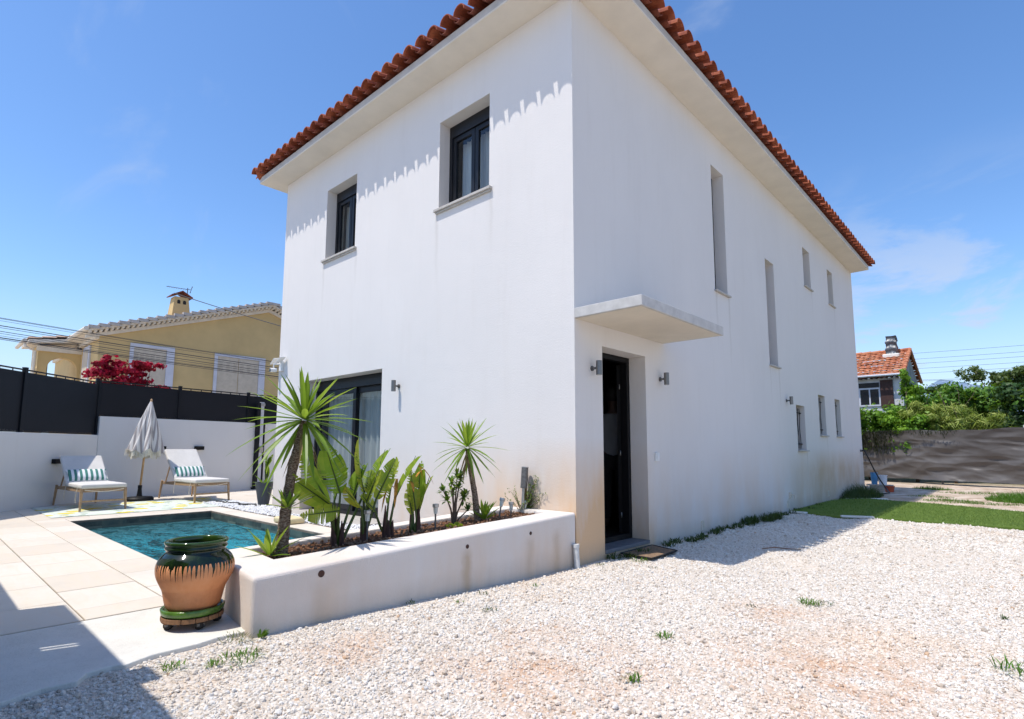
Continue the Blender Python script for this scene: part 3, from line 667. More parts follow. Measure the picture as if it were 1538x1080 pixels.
# side slots
for k, (a, b, zb, zt) in enumerate(S_SLOT):
    low = k >= 4; d0 = .18 if not low else .15
    f = MB(); rect_frame(f, side, a+.001, b-.001, zb+.001, zt-.001, .045, d0, d0+.06)
    w = gchild(f, 'window', MT['anthracite'], house, bevel=.003)
    g_ = MB(); g_.add([side(a+.04,zb+.04,d0+.03), side(b-.04,zb+.04,d0+.03), side(b-.04,zt-.04,d0+.03), side(a+.04,zt-.04,d0+.03)], [(0,1,2,3)]); gchild(g_, 'pane', MT['glass_dark'], w)
    gchild(backing(side, a, b, zb, zt, .42), 'room', MT['interior'], w)
    s_ = MB(); pbox(s_, side, a-.03, b+.05, zb-.012, zb+.014, -.045, .17); gchild(s_, 'sill', MT['sill'], w, bevel=.004)
    if low:
        g_ = MB(); n = 4
        for i in range(n):
            y = a + (b-a)*(i+1)/(n+1); r0 = [side(y, zb+.05+ (zt-zb-.1)*t_/8, .075 + .006*math.sin(t_*1.2+i)) for t_ in range(9)]; g_.tube(r0, .007, 6)
        for zz in (zb+.14, zt-.14): g_.tube([side(a+.004,zz,.075), side(b-.004,zz,.075)], .011, 6)
        gchild(g_, 'window_bars', MT['black'], w, smooth=True)
# entrance
a, b, zb, zt = DOOR
f = MB(); rect_frame(f, side, a+.001, b-.001, zb+.001, zt-.001, .06, .22, .31)
dr = gchild(f, 'front_door', MT['black'], house, bevel=.003); tag(dr, 'black front door standing open inward under the canopy')
leaf = MB(); DM = Matrix.Translation((-.335,b-.02,0)) @ Matrix.Rotation(R(-70), 4, 'Z'); leaf.box(-.82,0,-.05,0,zb+.02,zt-.07,DM); lf_ = gchild(leaf, 'door_leaf', MT['black'], dr, bevel=.004)
for zz in (.32,1.05,1.85): h = MB(); h.tube([(-.322,b-.068,zz),(-.322,b-.068,zz+.06)], .006, 8); gchild(h, 'hinge', MT['steel'], lf_, smooth=True)
h = MB(); h.tube([DM@V(q_) for q_ in ((-.75,-.05,1.05),(-.75,-.11,1.05),(-.63,-.115,1.05))], .009, 8); gchild(h, 'handle', MT['steel'], lf_, smooth=True)
s_ = MB(); s_.box(-.34,.012,a-.02+.022,b-.003,zb-.035,zb+.004); gchild(s_, 'threshold', MT['threshold'], dr, bevel=.004)
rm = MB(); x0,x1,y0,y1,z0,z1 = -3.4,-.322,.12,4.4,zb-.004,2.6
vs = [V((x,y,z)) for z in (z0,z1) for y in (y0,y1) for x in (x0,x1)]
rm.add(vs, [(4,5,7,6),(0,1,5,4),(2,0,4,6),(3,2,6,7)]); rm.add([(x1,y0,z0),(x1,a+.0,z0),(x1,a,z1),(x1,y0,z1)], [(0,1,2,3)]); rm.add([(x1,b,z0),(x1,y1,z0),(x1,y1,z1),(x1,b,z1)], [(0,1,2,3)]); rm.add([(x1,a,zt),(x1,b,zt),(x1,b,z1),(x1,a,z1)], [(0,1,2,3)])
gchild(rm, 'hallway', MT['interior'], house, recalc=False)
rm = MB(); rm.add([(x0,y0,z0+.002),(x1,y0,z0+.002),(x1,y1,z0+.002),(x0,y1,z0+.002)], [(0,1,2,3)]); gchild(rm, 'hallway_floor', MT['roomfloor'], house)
cv = MB(); cv.prism([(.0005,-.002),(.772,-.002),(.772,1.876),(.0005,1.876)], 2.447, 2.551); tag(gchild(cv, 'door_canopy', [MT['concrete'],MT['canopy_under']], house, bevel=.006), 'rough grey concrete slab canopy over the front door')
cu = MB(); cu.box(.004,.745,.025,1.85,2.4445,2.4465); gchild(cu, 'canopy_underside', MT['canopy_under'], house)
# vent grilles, bell switch, meter lid
def grille(y, z, w=.09, h=.12, x=0.0):
    m = MB(); m.box(x, x+.012, y-w/2, y-w/2+.015, z-h/2, z+h/2); m.box(x, x+.012, y+w/2-.015, y+w/2, z-h/2, z+h/2); m.box(x, x+.012, y-w/2+.015, y+w/2-.015, z+h/2-.015, z+h/2); m.box(x, x+.012, y-w/2+.015, y+w/2-.015, z-h/2, z-h/2+.015)
    for i in range(4): zz = z-h/2+.025+i*.022; m.box(x, x+.008, y-w/2+.0155, y+w/2-.0155, zz, zz+.010)
    return gchild(m, 'vent_grille', MT['cream_trim'], house)
for y, z_ in ((2.835,.115),(6.47,.13),(9.3,.16)): grille(y, z_)
sw_ = MB(); sw_.box(0,.026,1.575,1.66,.985,1.085); sw_.box(.026,.034,1.59,1.645,1.0,1.07); gchild(sw_, 'bell_switch', MT['white'], house, bevel=.004)
tp = MB(); tp.box(0,.03,6.56,6.66,.24,.34); tp.tube([(.03,6.6,.30),(.09,6.6,.29),(.09,6.6,.22)], .012, 8); gchild(tp, 'outdoor_tap', MT['cream_trim'], house)

# eaves: soffit slab and fascia round the house
EO = .40; ZF = HH
rf = MB(); x0, x1, y0, y1 = HW-.34, .43, -.38, HL+.02
rf.box(x0, x1, y0, y1, ZF+.001, ZF+.024); soff = gchild(rf, 'soffit', MT['soffit'], house)
rf = MB(); w = .045; z0, z1 = ZF+.0245, ZF+.115
rf.box(x0,x1,y0,y0+w,z0,z1); rf.box(x1-w,x1,y0+w,y1,z0,z1); rf.box(x0,x0+w,y0+w,y1,z0,z1); rf.box(x0+w,x1-w,y1-w,y1,z0,z1)
gchild(rf, 'fascia', MT['fascia'], house)
# roof: deck plus barrel tiles laid as covers and pans on each slope
def roof():
    SL = math.tan(R(17)); zr = ZF+.118; xm = (x0+x1)/2; hw = (x1-x0)/2; ridge = zr + hw*SL
    A,B,C_,D = V((x0,y0,zr)), V((x1,y0,zr)), V((x1,y1,zr)), V((x0,y1,zr)); R0 = V((xm,y0+hw,ridge)); R1 = V((xm,y1,ridge))
    d = MB(); d.add([A,B,C_,D,R0,R1], [(0,1,4),(1,2,5,4),(2,3,5),(3,0,4,5)])
    ro = gchild(d, 'roof', MT['tile_end'], house)
    sp = .2475; m = MB(); pn = MB(); en = MB(); rr = random.Random(5)
    def column(o, run, slope, up, L):
        """o: eave point on the deck, run: unit along the eave, up: unit horizontal uphill, L: horizontal length of the column"""
        over = .150; seg = .36; s0 = -over; first = True
        while s0 < L:
            s1 = min(s0 + seg + .05, L+.02)
            for kind, r, lift, off in (('c', .098, .058, 0.0), ('p', .066, .000, sp/2)):
                ja, jb = rr.uniform(-.006,.006), rr.uniform(-.008,.008)
                pts = []
                st = s0 + (.085 if kind == 'p' and first else 0)
                if L - s0 < .1 and kind == 'p': continue
                for e, s_ in ((0, st), (1, s1)):
                    rad = r*(1.0 if e == 0 else .86)
                    row = []
                    for thick in (0, .013):
                        for q in range(9):
                            an = PI*q/8; cx_ = math.cos(an)*(rad-thick); cz_ = math.sin(an)*(rad-thick)
                            if kind == 'p': cz_ = -cz_*.75 + .055
                            p = o + run*(off + cx_ + ja) + up*s_ + V((0,0,1))*(s_*slope + lift + cz_ + (.016 if e == 0 else 0) + (jb if first else 0))
                            row.append(p)
                    pts += row
                fs = [(i, i+1, 18+i+1, 18+i) for i in range(8)] + [(9+i, 9+i+1, 27+i+1, 27+i) for i in range(8)] + [(i, i+1, 10+i, 9+i) for i in range(8)] + [(0, 9, 27, 18), (8, 17, 35, 26)]
                (m if kind == 'c' else pn).add(pts, fs)
            first = False; s0 += seg
    n = int((x1-x0)/sp)
    for i in range(n+1):
        xx = x0 + .06 + i*sp
        if xx > x1-.02: break
        column(V((xx,y0,zr)), V((1,0,0)), SL, V((0,1,0)), max(.12, min(xx-x0, x1-xx)))
    n = int((y1-y0)/sp)
    for i in range(n+1):
        yy = y0 + .08 + i*sp; L = min(hw, max(.12, yy-y0))
        column(V((x1,yy,zr)), V((0,1,0)), SL, V((-1,0,0)), L); column(V((x0,yy,zr)), V((0,1,0)), SL, V((1,0,0)), L)
    gchild(m, 'cover_tiles', MT['tile'], ro, smooth=False); gchild(pn, 'pan_tiles', MT['tile_end'], ro)
    rd = MB()
    def ridge_run(a, b, k):
        for i in range(k):
            p, q = a.lerp(b, i/k), a.lerp(b, (i+1.12)/k); rd.tube([p+V((0,0,.07)), q+V((0,0,.055))], [.105,.09], 10)
    ridge_run(V((x0-.03,y0-.03,zr)), R0, 13); ridge_run(V((x1+.03,y0-.03,zr)), R0, 13); ridge_run(R0, R1, 24)
    gchild(rd, 'ridge_tiles', MT['tile'], ro)
roof()

# wall lamps, things of their own
def wall_lamp(pos, nrm, label):
    x, y, z_ = pos; t_ = thing('wall_lamp', pos, label, 'wall lamp', 'brushed steel cylinder wall lamps on the white house')
    n = V(nrm); c = n*.09
    m = MB(); m.tube([c+V((0,0,-.075)), c+V((0,0,.075))], .031, 20); child(m, 'lamp_tube', MT['steel_lamp'], t_, bevel=.002)
    m = MB(); m.tube([V((0,0,0)), n*.012], .028, 16); m.tube([n*.012, n*.062], .012, 10); child(m, 'bracket', MT['steel_dark'], t_)
    m = MB(); m.tube([c+V((0,0,-.0775)), c+V((0,0,-.0752))], .024, 16); child(m, 'lens', MT['clearplastic'], t_)
wall_lamp((-2.96,0,1.97), (0,-1,0), 'steel cylinder wall lamp on the sunlit front beside the sliding door')
wall_lamp((0,.297,1.962), (1,0,0), 'steel cylinder wall lamp by the front door, nearer the house corner')
wall_lamp((0,1.76,1.985), (1,0,0), 'steel cylinder wall lamp by the front door, below the far end of canopy')
wall_lamp((0,6.69,2.04), (1,0,0), 'steel cylinder wall lamp above the low barred window')

# security camera with solar panel
cam_t = thing('security_camera', (-6.5,0,2.66), 'white security camera with small tilted solar panels at the house edge', 'camera')
m = MB(); m.box(-.05,.05,-.05,0,-.16,.02); child(m, 'mount', MT['white'], cam_t, bevel=.006)
m = MB(); m.tube([(-.02,-.05,-.03),(-.12,-.11,-.03),(-.12,-.11,-.09)], .014, 8); m.tube([(-.12,-.06,-.13),(-.12,-.17,-.14)], .038, 14); child(m, 'camera_body', MT['white'], cam_t, smooth=False, bevel=.003)
m = MB(); m.tube([(-.12,-.171,-.14),(-.12,-.176,-.14)], .03, 14); child(m, 'lens', MT['lens'], cam_t)
for s_, px_ in ((-1,-.15),(1,.09)):
    m = MB(); M = Matrix.Translation((px_,-.08,.03)) @ Matrix.Rotation(R(-32 if s_ < 0 else -28), 4, 'Y') @ Matrix.Rotation(R(14), 4, 'X'); m.box(-.09,.09,-.06,.06,0,.008,M); child(m, 'solar_panel', MT['white'], cam_t, bevel=.002)

# ------------------------------------------------------------------ planter wall
ZT = lambda y: .511 + .037*y
pl = thing('planter_bed', (0,-3.07,0), 'long white rendered masonry planter running out from the house corner', 'planter')
def planter():
    b = MB(); ys = [-3.07,-2.73,-.12,-.0015]
    O = [(-1.0,-2.95),(0,-3.07),(0,-.0015),(-1.0,-.0015)]          # outside
    I = [(-.90,-2.72),(-.42,-2.76),(-.29,-.14),(-.78,-.10)]          # inside of the rim
    n = 4; vs = [(x,y,-.1) for x,y in O] + [(x,y,ZT(y)) for x,y in O] + [(x,y,ZT(y)-.002) for x,y in I] + [(x,y,ZT(y)-.30) for x,y in I]
    fs = []
    for i in range(4):
        j = (i+1)%4; fs += [(i,j,4+j,4+i), (4+i,4+j,8+j,8+i), (8+i,8+j,12+j,12+i)]
    b.add(vs, fs)
    gchild(b, 'planter_wall', MT['stucco_p'], pl, bevel=.028, segs=4, smooth=False)
    s = MB(); s.grid(lambda u, v: (-.92+.66*u+.0*v, -2.77+2.70*v, ZT(-2.77+2.70*v)-.038 + .022*noise.noise(V((u*5,v*16,1))) + .01*noise.noise(V((u*22,v*70,3)))), 26, 90)
    gchild(s, 'soil', MT['soil'], pl, smooth=True)
    for y, z_, r in ((-2.653,.392-.035,.022),(-1.43,.378-.01,.017),(-.676,.388-.0,.016)): h = MB(); h.tube([(-.02,y,z_),(.0025,y,z_)], r, 12); gchild(h, 'drain_hole', MT['sheath'], pl)  # solid dark plugs painted as the shade inside the holes
planter()
def chips():
    n = 620; y = rng.uniform(-2.7,-.15,n); x = -.86 + .5*rng.uniform(0,1,n); s = rng.uniform(.006,.018,n)
    scatter('wood_chips', np.stack([x,y,ZT(y)-.030+rng.uniform(-.004,.012,n)],1), rng.uniform(0,6.28,(n,3)), s, rng.integers(0,5,n), stone_protos('chip_piece', MT['barkmulch']), 'brown wood chips and clods on the planter soil', 'mulch')
chips()
m = MB(); m.tube([(.045,-.05,-.02),(.035,-.055,.19)], .028, 18); m.tube([(.035,-.055,.19),(.034,-.056,.222)], .033, 18); tag(m.build('drain_pipe', MT['pvc']), 'short capped grey plastic pipe standing at the planter end by the house corner', 'pipe')

# ------------------------------------------------------------------ garden walls and fences
WP = V((-7.3,-4.95)); K = V((-10.50,-1.86)); E2 = V((-12.0,5.5))
def wall_run(p, q, th, z1, name, label, inner=1):
    d = (q-p).normalized(); nn = V((-d.y, d.x))*inner
    w = thing(name, (p.x,p.y,0), label, 'wall'); m = MB(); m.prism([tuple(p), tuple(q), tuple(q+nn*th), tuple(p+nn*th)], -.2, z1); gchild(m, 'wall_face', MT['stucco_w'], w, bevel=.01)
    return d, nn
d1, n1_ = wall_run(WP, K, .2, 1.385, 'garden_wall', 'white rendered low garden wall under the tall dark fence, shaded corner side', 1)
d2, n2_ = wall_run(K+ (E2-K).normalized()*.002, E2, .2, 1.765, 'garden_wall', 'white rendered taller garden wall behind the two loungers', 1)
wl = [n1_, n2_]
def fence(p, q, z0, z1, spans, label, inn):
    d = (q-p); L = d.length; d = d.normalized(); nn = V((-d.y, d.x))*inn
    f = thing('metal_fence', (p.x,p.y,z0), label, 'fence')
    ang = math.atan2(d.y, d.x)
    def B(s0, s1, t0, t1, za, zb_, mbx):
        P = [p+d*s0+nn*t0, p+d*s1+nn*t0, p+d*s1+nn*t1, p+d*s0+nn*t1]; mbx.prism([tuple(a) for a in P], za, zb_)
    for i in range(len(spans)):
        s = spans[i]; m = MB(); B(s-.03, s+.03, .05, .11, z0+.0, z1+.02, m); B(s-.034, s+.034, .046, .114, z1+.0205, z1+.032, m); gchild(m, 'post', MT['fence_post'], f, bevel=.003)
        if i+1 < len(spans):
            e = spans[i+1]; m = MB(); B(s+.032, e-.032, .075, .082, z0+.03, z1-.05, m)
            k = max(2, int((e-s)/.22)); 
            gchild(m, 'sheet_panel', MT['fence'], f)
            m = MB(); B(s+.0305, e-.0305, .068, .092, z0+.005, z0+.029, m); gchild(m, 'rail', MT['fence_post'], f)
            m = MB(); B(s+.0305, e-.0305, .062, .098, z1-.022, z1+.0, m)
            for j in range(1, k): ss = s+(e-s)*j/k; B(ss-.01, ss+.01, .0755, .0815, z1-.0495, z1-.0225, m)
            gchild(m, 'rail', MT['fence_post'], f)
L1 = (K-WP).length; L2 = (E2-K).length
fence(WP, K, 1.386, 2.46, [0.02, 1.0, L1-1.35-.0, L1-.04] if False else [.02, 1.35, L1-1.82, L1+.02], 'dark grey sheet metal fence on the lower garden wall', 1)
fence(K, E2, 1.766, 2.50, [-.055, 1.57, 3.25, 5.2, L2-.05], 'dark grey sheet metal fence on the taller wall before the ochre house', 1)
# rear corner of the boundary that throws the shadow on the terrace: wall, lower towards the pool
bw = thing('boundary_wall', (-7.3,-4.72,0), 'white rendered boundary wall closing the terrace on the street side, stepped up near the drive', 'wall')
m = MB(); m.box(-7.3,-1.76,-4.9,-4.68,-.2,2.02); m.box(-1.7595,-1.2,-4.86,-4.58,-.2,2.30); gchild(m, 'wall_face', MT['stucco_w'], bw, bevel=.01)
gt = thing('sliding_gate', (-1.1,-4.56,0), 'dark sheet metal drive gate beside the boundary wall', 'gate')
m = MB(); g0, g1 = -4.585, -4.579
m.box(-1.19,1.0,g0,g1,.05,1.72); m.box(-1.19,1.0,g0,g1,2.08,2.29); m.box(-1.19,-.79,g0,g1,1.7201,2.0799); m.box(-.777,-.745,g0,g1,1.7201,2.0799); m.box(-.732,1.0,g0,g1,1.7201,2.0799); m.box(-.26,-.04,-4.60,-4.56,2.291,2.44); gchild(m, 'gate_panel', MT['fence'], gt)
m = MB(); m.box(1.0,1.10,-4.63,-4.53,0,2.29); gchild(m, 'gate_post', MT['fence_post'], gt, bevel=.004)
# small black box lamps on the walls
def box_lamp(pos, ang, label):
    t_ = thing('box_lamp', pos, label, 'wall lamp', 'black box lamps on the garden walls', ang)
    m = MB(); m.box(-.10,.10,-.075,-.004,-.042,.042); child(m, 'housing', MT['black'], t_, bevel=.004)
    m = MB(); m.box(-.085,.085,-.066,-.012,-.0445,-.0425); child(m, 'diffuser', MT['clearplastic'], t_)
    m = MB(); m.box(-.06,.06,-.0035,.0,-.03,.03); child(m, 'back_plate', MT['steel_dark'], t_)
an2 = math.atan2((E2-K).y, (E2-K).x); an1 = math.atan2((K-WP).y, (K-WP).x)
box_lamp((-9.735,-2.60,.885), an1-PI+PI, 'black box lamp on the shaded wall beside the striped pillow lounger')
box_lamp((-10.74,-.70,1.125), an2-PI+PI, 'black box lamp half hidden behind the closed parasol')
box_lamp((-10.915,.125,1.127), an2-PI+PI, 'black box lamp on the wall above the lounger beyond the parasol')
for o in [o for o in COL.objects if o.name.startswith('box_lamp')]: pass
# side gate with lock post
sg = thing('side_gate', (-11.2,1.6,T), 'narrow side gate of dark and white posts with a steel lock in the back wall', 'gate')
def sgb(s0, s1, t0, t1, za, zb_, name, mt):
    d = (E2-K).normalized(); nn = V((-d.y, d.x))*-1; m = MB(); P = [K+d*s0+nn*t0, K+d*s1+nn*t0, K+d*s1+nn*t1, K+d*s0+nn*t1]; m.prism([tuple(a) for a in P], za, zb_); return gchild(m, name, mt, sg, bevel=.003)
s0 = 3.42
sgb(s0, s0+.085, .005, .09, T, 2.28, 'hinge_post', MT['fence_post']); sgb(s0+.10, s0+.19, .01, .07, T+.06, 2.30, 'lock_post', MT['blue_trim']); sgb(s0+.215, s0+.245, .01, .07, T, 2.24, 'leaf_frame', MT['fence_post']); sgb(s0-.03, s0+.27, .005, .1, T+.002, T+.055, 'foot_rail', MT['fence_post']); sgb(s0+.095, s0+.2, .075, .10, 1.02, 1.16, 'lock', MT['steel']); sgb(s0+.08, s0+.2, .072, .095, 2.2, 2.27, 'latch', MT['steel'])

# ------------------------------------------------------------------ furniture by the pool
def lounger(loc, rz, label, BA=36, BL=.78):
    """local: foot end at +X, width along Y"""
    t_ = thing('sun_lounger', loc, label, 'lounger', 'oak framed loungers on the lemon rug', rz)
    w = .30
    f = MB(); 
    for s in (-1,1): f.bar((-.80,s*(w-.02),.315), (.80,s*(w-.02),.335), .03, .055)
    f.bar((.80,-w+.035,.33), (.80,w-.035,.33), .03, .05); f.bar((-.79,-w+.035,.31), (-.79,w-.035,.31), .03, .05); f.bar((-.1,-w+.035,.32), (-.1,w-.035,.32), .03, .04)
    for q in range(7): f.box(-.05+.11*q, .01+.11*q, -w+.036, w-.036, .345, .357)
    child(f, 'frame', MT['oak'], t_, bevel=.004)
    for x, s in ((.80,-1),(.80,1),(-.80,-1),(-.80,1)):
        l = MB(); l.tube([(x,s*(w-.0),.36),(x+(.04 if x > 0 else -.08),s*(w+.012),0)], [.027,.019], 4); child(l, 'leg', MT['oak'], t_, bevel=.003)
    l = MB(); l.bar((.815,-w,.16),(.815,w,.16),.02,.028); child(l, 'stretcher', MT['oak'], t_)
    c = MB(); c.box(-.18,.83,-w-.015,w+.015,.362,.435); child(c, 'seat_cushion', MT['cushion'], t_, bevel=.026, segs=4)
    b = MB(); b.box(-BL,0,-w-.01,w+.01,-.005,.065, Matrix.Translation((-.18,0,.385)) @ Matrix.Rotation(R(BA), 4, 'Y')); child(b, 'back_cushion', MT['cushion'], t_, bevel=.026, segs=4)
    b = MB()
    ca_, sa_ = math.cos(R(BA)), math.sin(R(BA)); bp_ = lambda f, y_: (-.18-BL*f*ca_-.02*sa_, y_, .36+BL*f*sa_-.02*ca_)
    for s in (-1,1): b.bar(bp_(0,s*(w-.04)), bp_(.97,s*(w-.04)), .025, .03); b.bar(bp_(.6,s*(w-.05)), (-.76,s*(w-.05),.34), .018, .025)
    b.bar(bp_(.5,-w+.06), bp_(.5,w-.06), .02, .03); b.bar(bp_(.9,-w+.06), bp_(.9,w-.06), .02, .03)
    child(b, 'backrest_frame', MT['oak'], t_)
    r = MB()
    for s, x in ((-1,.62),(1,.62),(-1,-.1)):
        r = MB(); r.tube([(x,s*(w+.016),.38),(x+.015,s*(w+.03),.30),(x-.01,s*(w+.032),.20),(x+.01,s*(w+.03),.13)], .005, 5); child(r, 'cushion_tie', MT['rope'], t_)
    r = MB()
    r.tube([(.845,-w*.9+i*w*1.8/10,.345-.035*math.sin(PI*i/10)) for i in range(11)], .006, 5)
    child(r, 'front_cord', MT['rope'], t_)
    # striped lumbar pillow resting on it
    return t_
def pillow(loc, rz, tilt, label):
    m = MB(); n, k = 30, 12
    def P(u, v, s):
        y = (u-.5)*.60; x = (v-.5)*.27; e = (1-abs(2*u-1)**3.2)*(1-abs(2*v-1)**3); t = .055*max(e,0)**.55
        pin = 1-.10*(1-abs(2*v-1)**2)*abs(2*u-1)**6
        return V((x*(1-.06*(1-abs(2*u-1)**2)), y*pin, s*t))
    m.grid(lambda u, v: P(u, v, 1), n, k); m.grid(lambda u, v: P(u, v, -1), n, k)
    o = m.build('striped_pillow', MT['pillow'], smooth=True); o.location = loc; o.rotation_euler = (0, tilt, rz); tag(o, label, 'pillow', 'green and white striped pillows on the loungers'); return o
def place_lounger(c, rz, lab, plab, BA, BL):
    lounger((c[0], c[1], T+.004), rz, lab, BA, BL); 
    q = Matrix.Rotation(rz, 3, 'Z') @ V((-.25,0,0)); pillow((c[0]+q.x, c[1]+q.y, T+.55), rz, R(BA+8), plab)
place_lounger((-8.86,-2.22), R(3), 'cream lounger in the wall corner, its backrest half in shadow', 'green and white striped pillow on the lounger in the wall corner', 38, .74)
place_lounger((-9.13,-.48), R(4), 'cream lounger fully in the sun between parasol and side gate', 'green and white striped pillow on the sunlit lounger beyond the parasol', 42, .86)

rg = MB(); rg.grid(lambda u, v: (-9.40+2.05*u, -2.93+2.85*v, T+.004+.003*noise.noise(V((u*6,v*7,0)))), 20, 24)
ro = rg.build('lemon_rug', MT['rug'], smooth=True); sm = ro.modifiers.new('thick', 'SOLIDIFY'); sm.thickness = .003; sm.offset = 1; tag(ro, 'outdoor rug with yellow lemons and green leaves under the loungers', 'rug')

def parasol():
    t_ = thing('parasol', (-9.66,-1.28,T), 'closed grey and white striped parasol with cream fringe on a wooden pole', 'parasol')
    m = MB(); m.lathe([(.0,.0),(.245,.0),(.245,.045),(.22,.075),(.08,.085),(.05,.09),(.04,.15),(.032,.24),(.036,.25),(.036,.30),(.022,.30),(0,.30)], n=36); child(m, 'base', MT['black'], t_, smooth=False, bevel=.004)
    top = V((-.02,-.012,1.97)) + V((.11,.10,0))*.0 + V((.085,.08,0)); bot = V((0,0,.2))
    m = MB(); m.tube([bot, top], .0185, 12); child(m, 'pole', MT['oak2'], t_, smooth=True)
    m = MB(); m.lathe([(0,0),(.02,0),(.02,.02),(.008,.035),(0,.035)], top, 12); child(m, 'finial', MT['oak2'], t_, smooth=True)
    # canopy folds
    me = bpy.data.meshes.new('canopy'); vs = []; fs = []; uv = []; nn, k = 96, 22
    ax = (top-bot).normalized()
    for j in range(k+1):
        tt = j/k; r0 = .018 + .262*tt**.9
        for i in range(nn):
            a = 2*PI*i/nn; f = math.cos(8*a+.9*tt+.5*math.sin(a*2)) ; r = r0*(1+.15*f*min(1,tt*2.5) + .05*math.sin(3*a+tt*4))
            zz = 1.95 - 1.0*tt + .035*tt*math.cos(8*a) ; c = bot + (top-bot)*((zz-.2)/(top.z-.2))
            vs.append((c.x+r*math.cos(a), c.y+r*math.sin(a), zz)); uv.append(tt)
    for j in range(k):
        for i in range(nn): fs.append((j*nn+i, j*nn+(i+1)%nn, (j+1)*nn+(i+1)%nn, (j+1)*nn+i))
    me.from_pydata(vs, [], fs); me.polygons.foreach_set('use_smooth', [True]*len(fs))
    st = me.attributes.new('stripe', 'FLOAT', 'POINT')
    val = []
    for j in range(k+1):
        for i in range(nn):
            a = 2*PI*i/nn; ph = (8*a/(2*PI)) % 1.0; d = abs(ph-.5)*2       # distance from the fold
            val.append(j/k*2.6 + d*1.3)
    st.data.foreach_set('value', val)
    t = NT('umbrella_stripe'); at = t.node('ShaderNodeAttribute'); at.attribute_name = 'stripe'
    f = t.math('GREATER_THAN', t.math('FRACT', at.outputs['Fac']), .52)
    c = t.mix(f, (.70,.67,.63), (.34,.31,.30)); me.materials.append(t.fin(c, .9, t.bump(t.noise(200,2), .2, .002)))
    o = bpy.data.objects.new('canopy', me); COL.objects.link(o); o.parent = t_
    fr = MB(); rr = random.Random(3)
    for i in range(150):
        a = 2*PI*i/150; f = math.cos(8*a+.9+.5*math.sin(a*2)); r = .277*(1+.15*f); zz = .952 + .035*math.cos(8*a); c = bot + (top-bot)*((zz-.2)/(top.z-.2))
        p = V((c.x+(r+.004)*math.cos(a), c.y+(r+.004)*math.sin(a), zz+.03)); q = p + V((-math.cos(a)*.004+rr.uniform(-.008,.008), math.sin(a)*.012+rr.uniform(-.008,.008), -.12-rr.uniform(0,.03)))
        ta = V((-math.sin(a), math.cos(a), 0))*.0075; fr.add([p-ta, p+ta, q+ta*.9, q-ta*.9], [(0,1,2,3)])
    child(fr, 'fringe', MT['tassel'], t_)
parasol()

# cushion float on the coping, hose
m = MB(); m.box(-4.55,-4.12,-.92,-.66,T+.002,T+.085); tag(m.build('pool_cushion', MT['zipcream'], bevel=.03, segs=3), 'pale yellow foam cushion lying on the pool edge before the pebbles', 'cushion')
m = MB(); m.tube([(-8.1+.1*i, -.42+.06*math.sin(i*1.3)+.02*i, T+.03) for i in range(14)], .011, 7); m.tube([(-8.0+.1*i, -.30+.05*math.sin(i*1.1+2), T+.028) for i in range(11)], .011, 7); tag(m.build('garden_hose', MT['hose'], smooth=True), 'black hose lying loosely on the white pebbles below the tall grey pot', 'hose')

# tall grey pot with its plants
gp = thing('tall_pot', (-6.96,-.02,T), 'tall slate grey tapered pot with a spiky plant at the house end', 'plant pot')
m = MB(); m.lathe([(0,0),(.085,0),(.09,.02),(.155,.40),(.165,.42),(.15,.42),(.14,.36),(0,.36)], n=28); child(m, 'pot_body', MT['slatepot'], gp, smooth=False, bevel=.003)

# the big glazed jar and its trolley
JX, JY = -.43, -3.228
tro = thing('pot_trolley', (JX,JY,.094), 'round wooden plant trolley on black castors carrying the big jar', 'trolley')
m = MB()
for i in range(5):
    ya, yb = -.163+.0655*i, -.163+.0655*i+.062; pts_ = []
    for k in range(9): y_ = ya+(yb-ya)*k/8; pts_.append((math.sqrt(max(0,.1635**2-y_*y_)), y_))
    m.prism(pts_ + [(-x_, y_) for x_, y_ in reversed(pts_)], .046, .071)
m.box(-.03,.03,-.155,.155,.036,.0455); child(m, 'deck', MT['oldwood'], tro, bevel=.003)
for ax_, ay_ in ((-.0,-.125),(.125,-.0),(-.125,.04),(.03,.125)):
    w_ = MB(); d = V((.6,-.8,0)); w_.tube([V((ax_,ay_,.024))-d*.015, V((ax_,ay_,.024))+d*.015], .024, 18); cw = child(w_, 'castor', MT['rubber'], tro, bevel=.004)
    w_ = MB(); w_.bar((ax_,ay_,.02),(ax_,ay_,.0355),.036,.04); child(w_, 'bracket', MT['steel_dark'], cw)
sc_ = thing('pot_saucer', (JX,JY,.166), 'green glazed saucer between the trolley and the big jar', 'saucer')
m = MB(); m.lathe([(0,0),(.150,.0),(.163,.012),(.168,.038),(.159,.044),(.150,.034),(.145,.012),(0,.010)], n=48); child(m, 'dish', MT['saucer'], sc_, smooth=True)
jar = MB()
prof = [(0,.013),(.136,.013),(.140,.03),(.150,.075),(.172,.14),(.203,.205),(.224,.255),(.231,.30),(.227,.335),(.212,.37),(.188,.398),(.176,.410),(.174,.422),(.181,.430),(.184,.440),(.178,.450),(.179,.458),(.186,.466),(.187,.478),(.178,.486),(.166,.482),(.160,.465),(.160,.42),(.175,.39),(.20,.34),(.21,.27),(.18,.15),(.14,.03),(0,.03)]
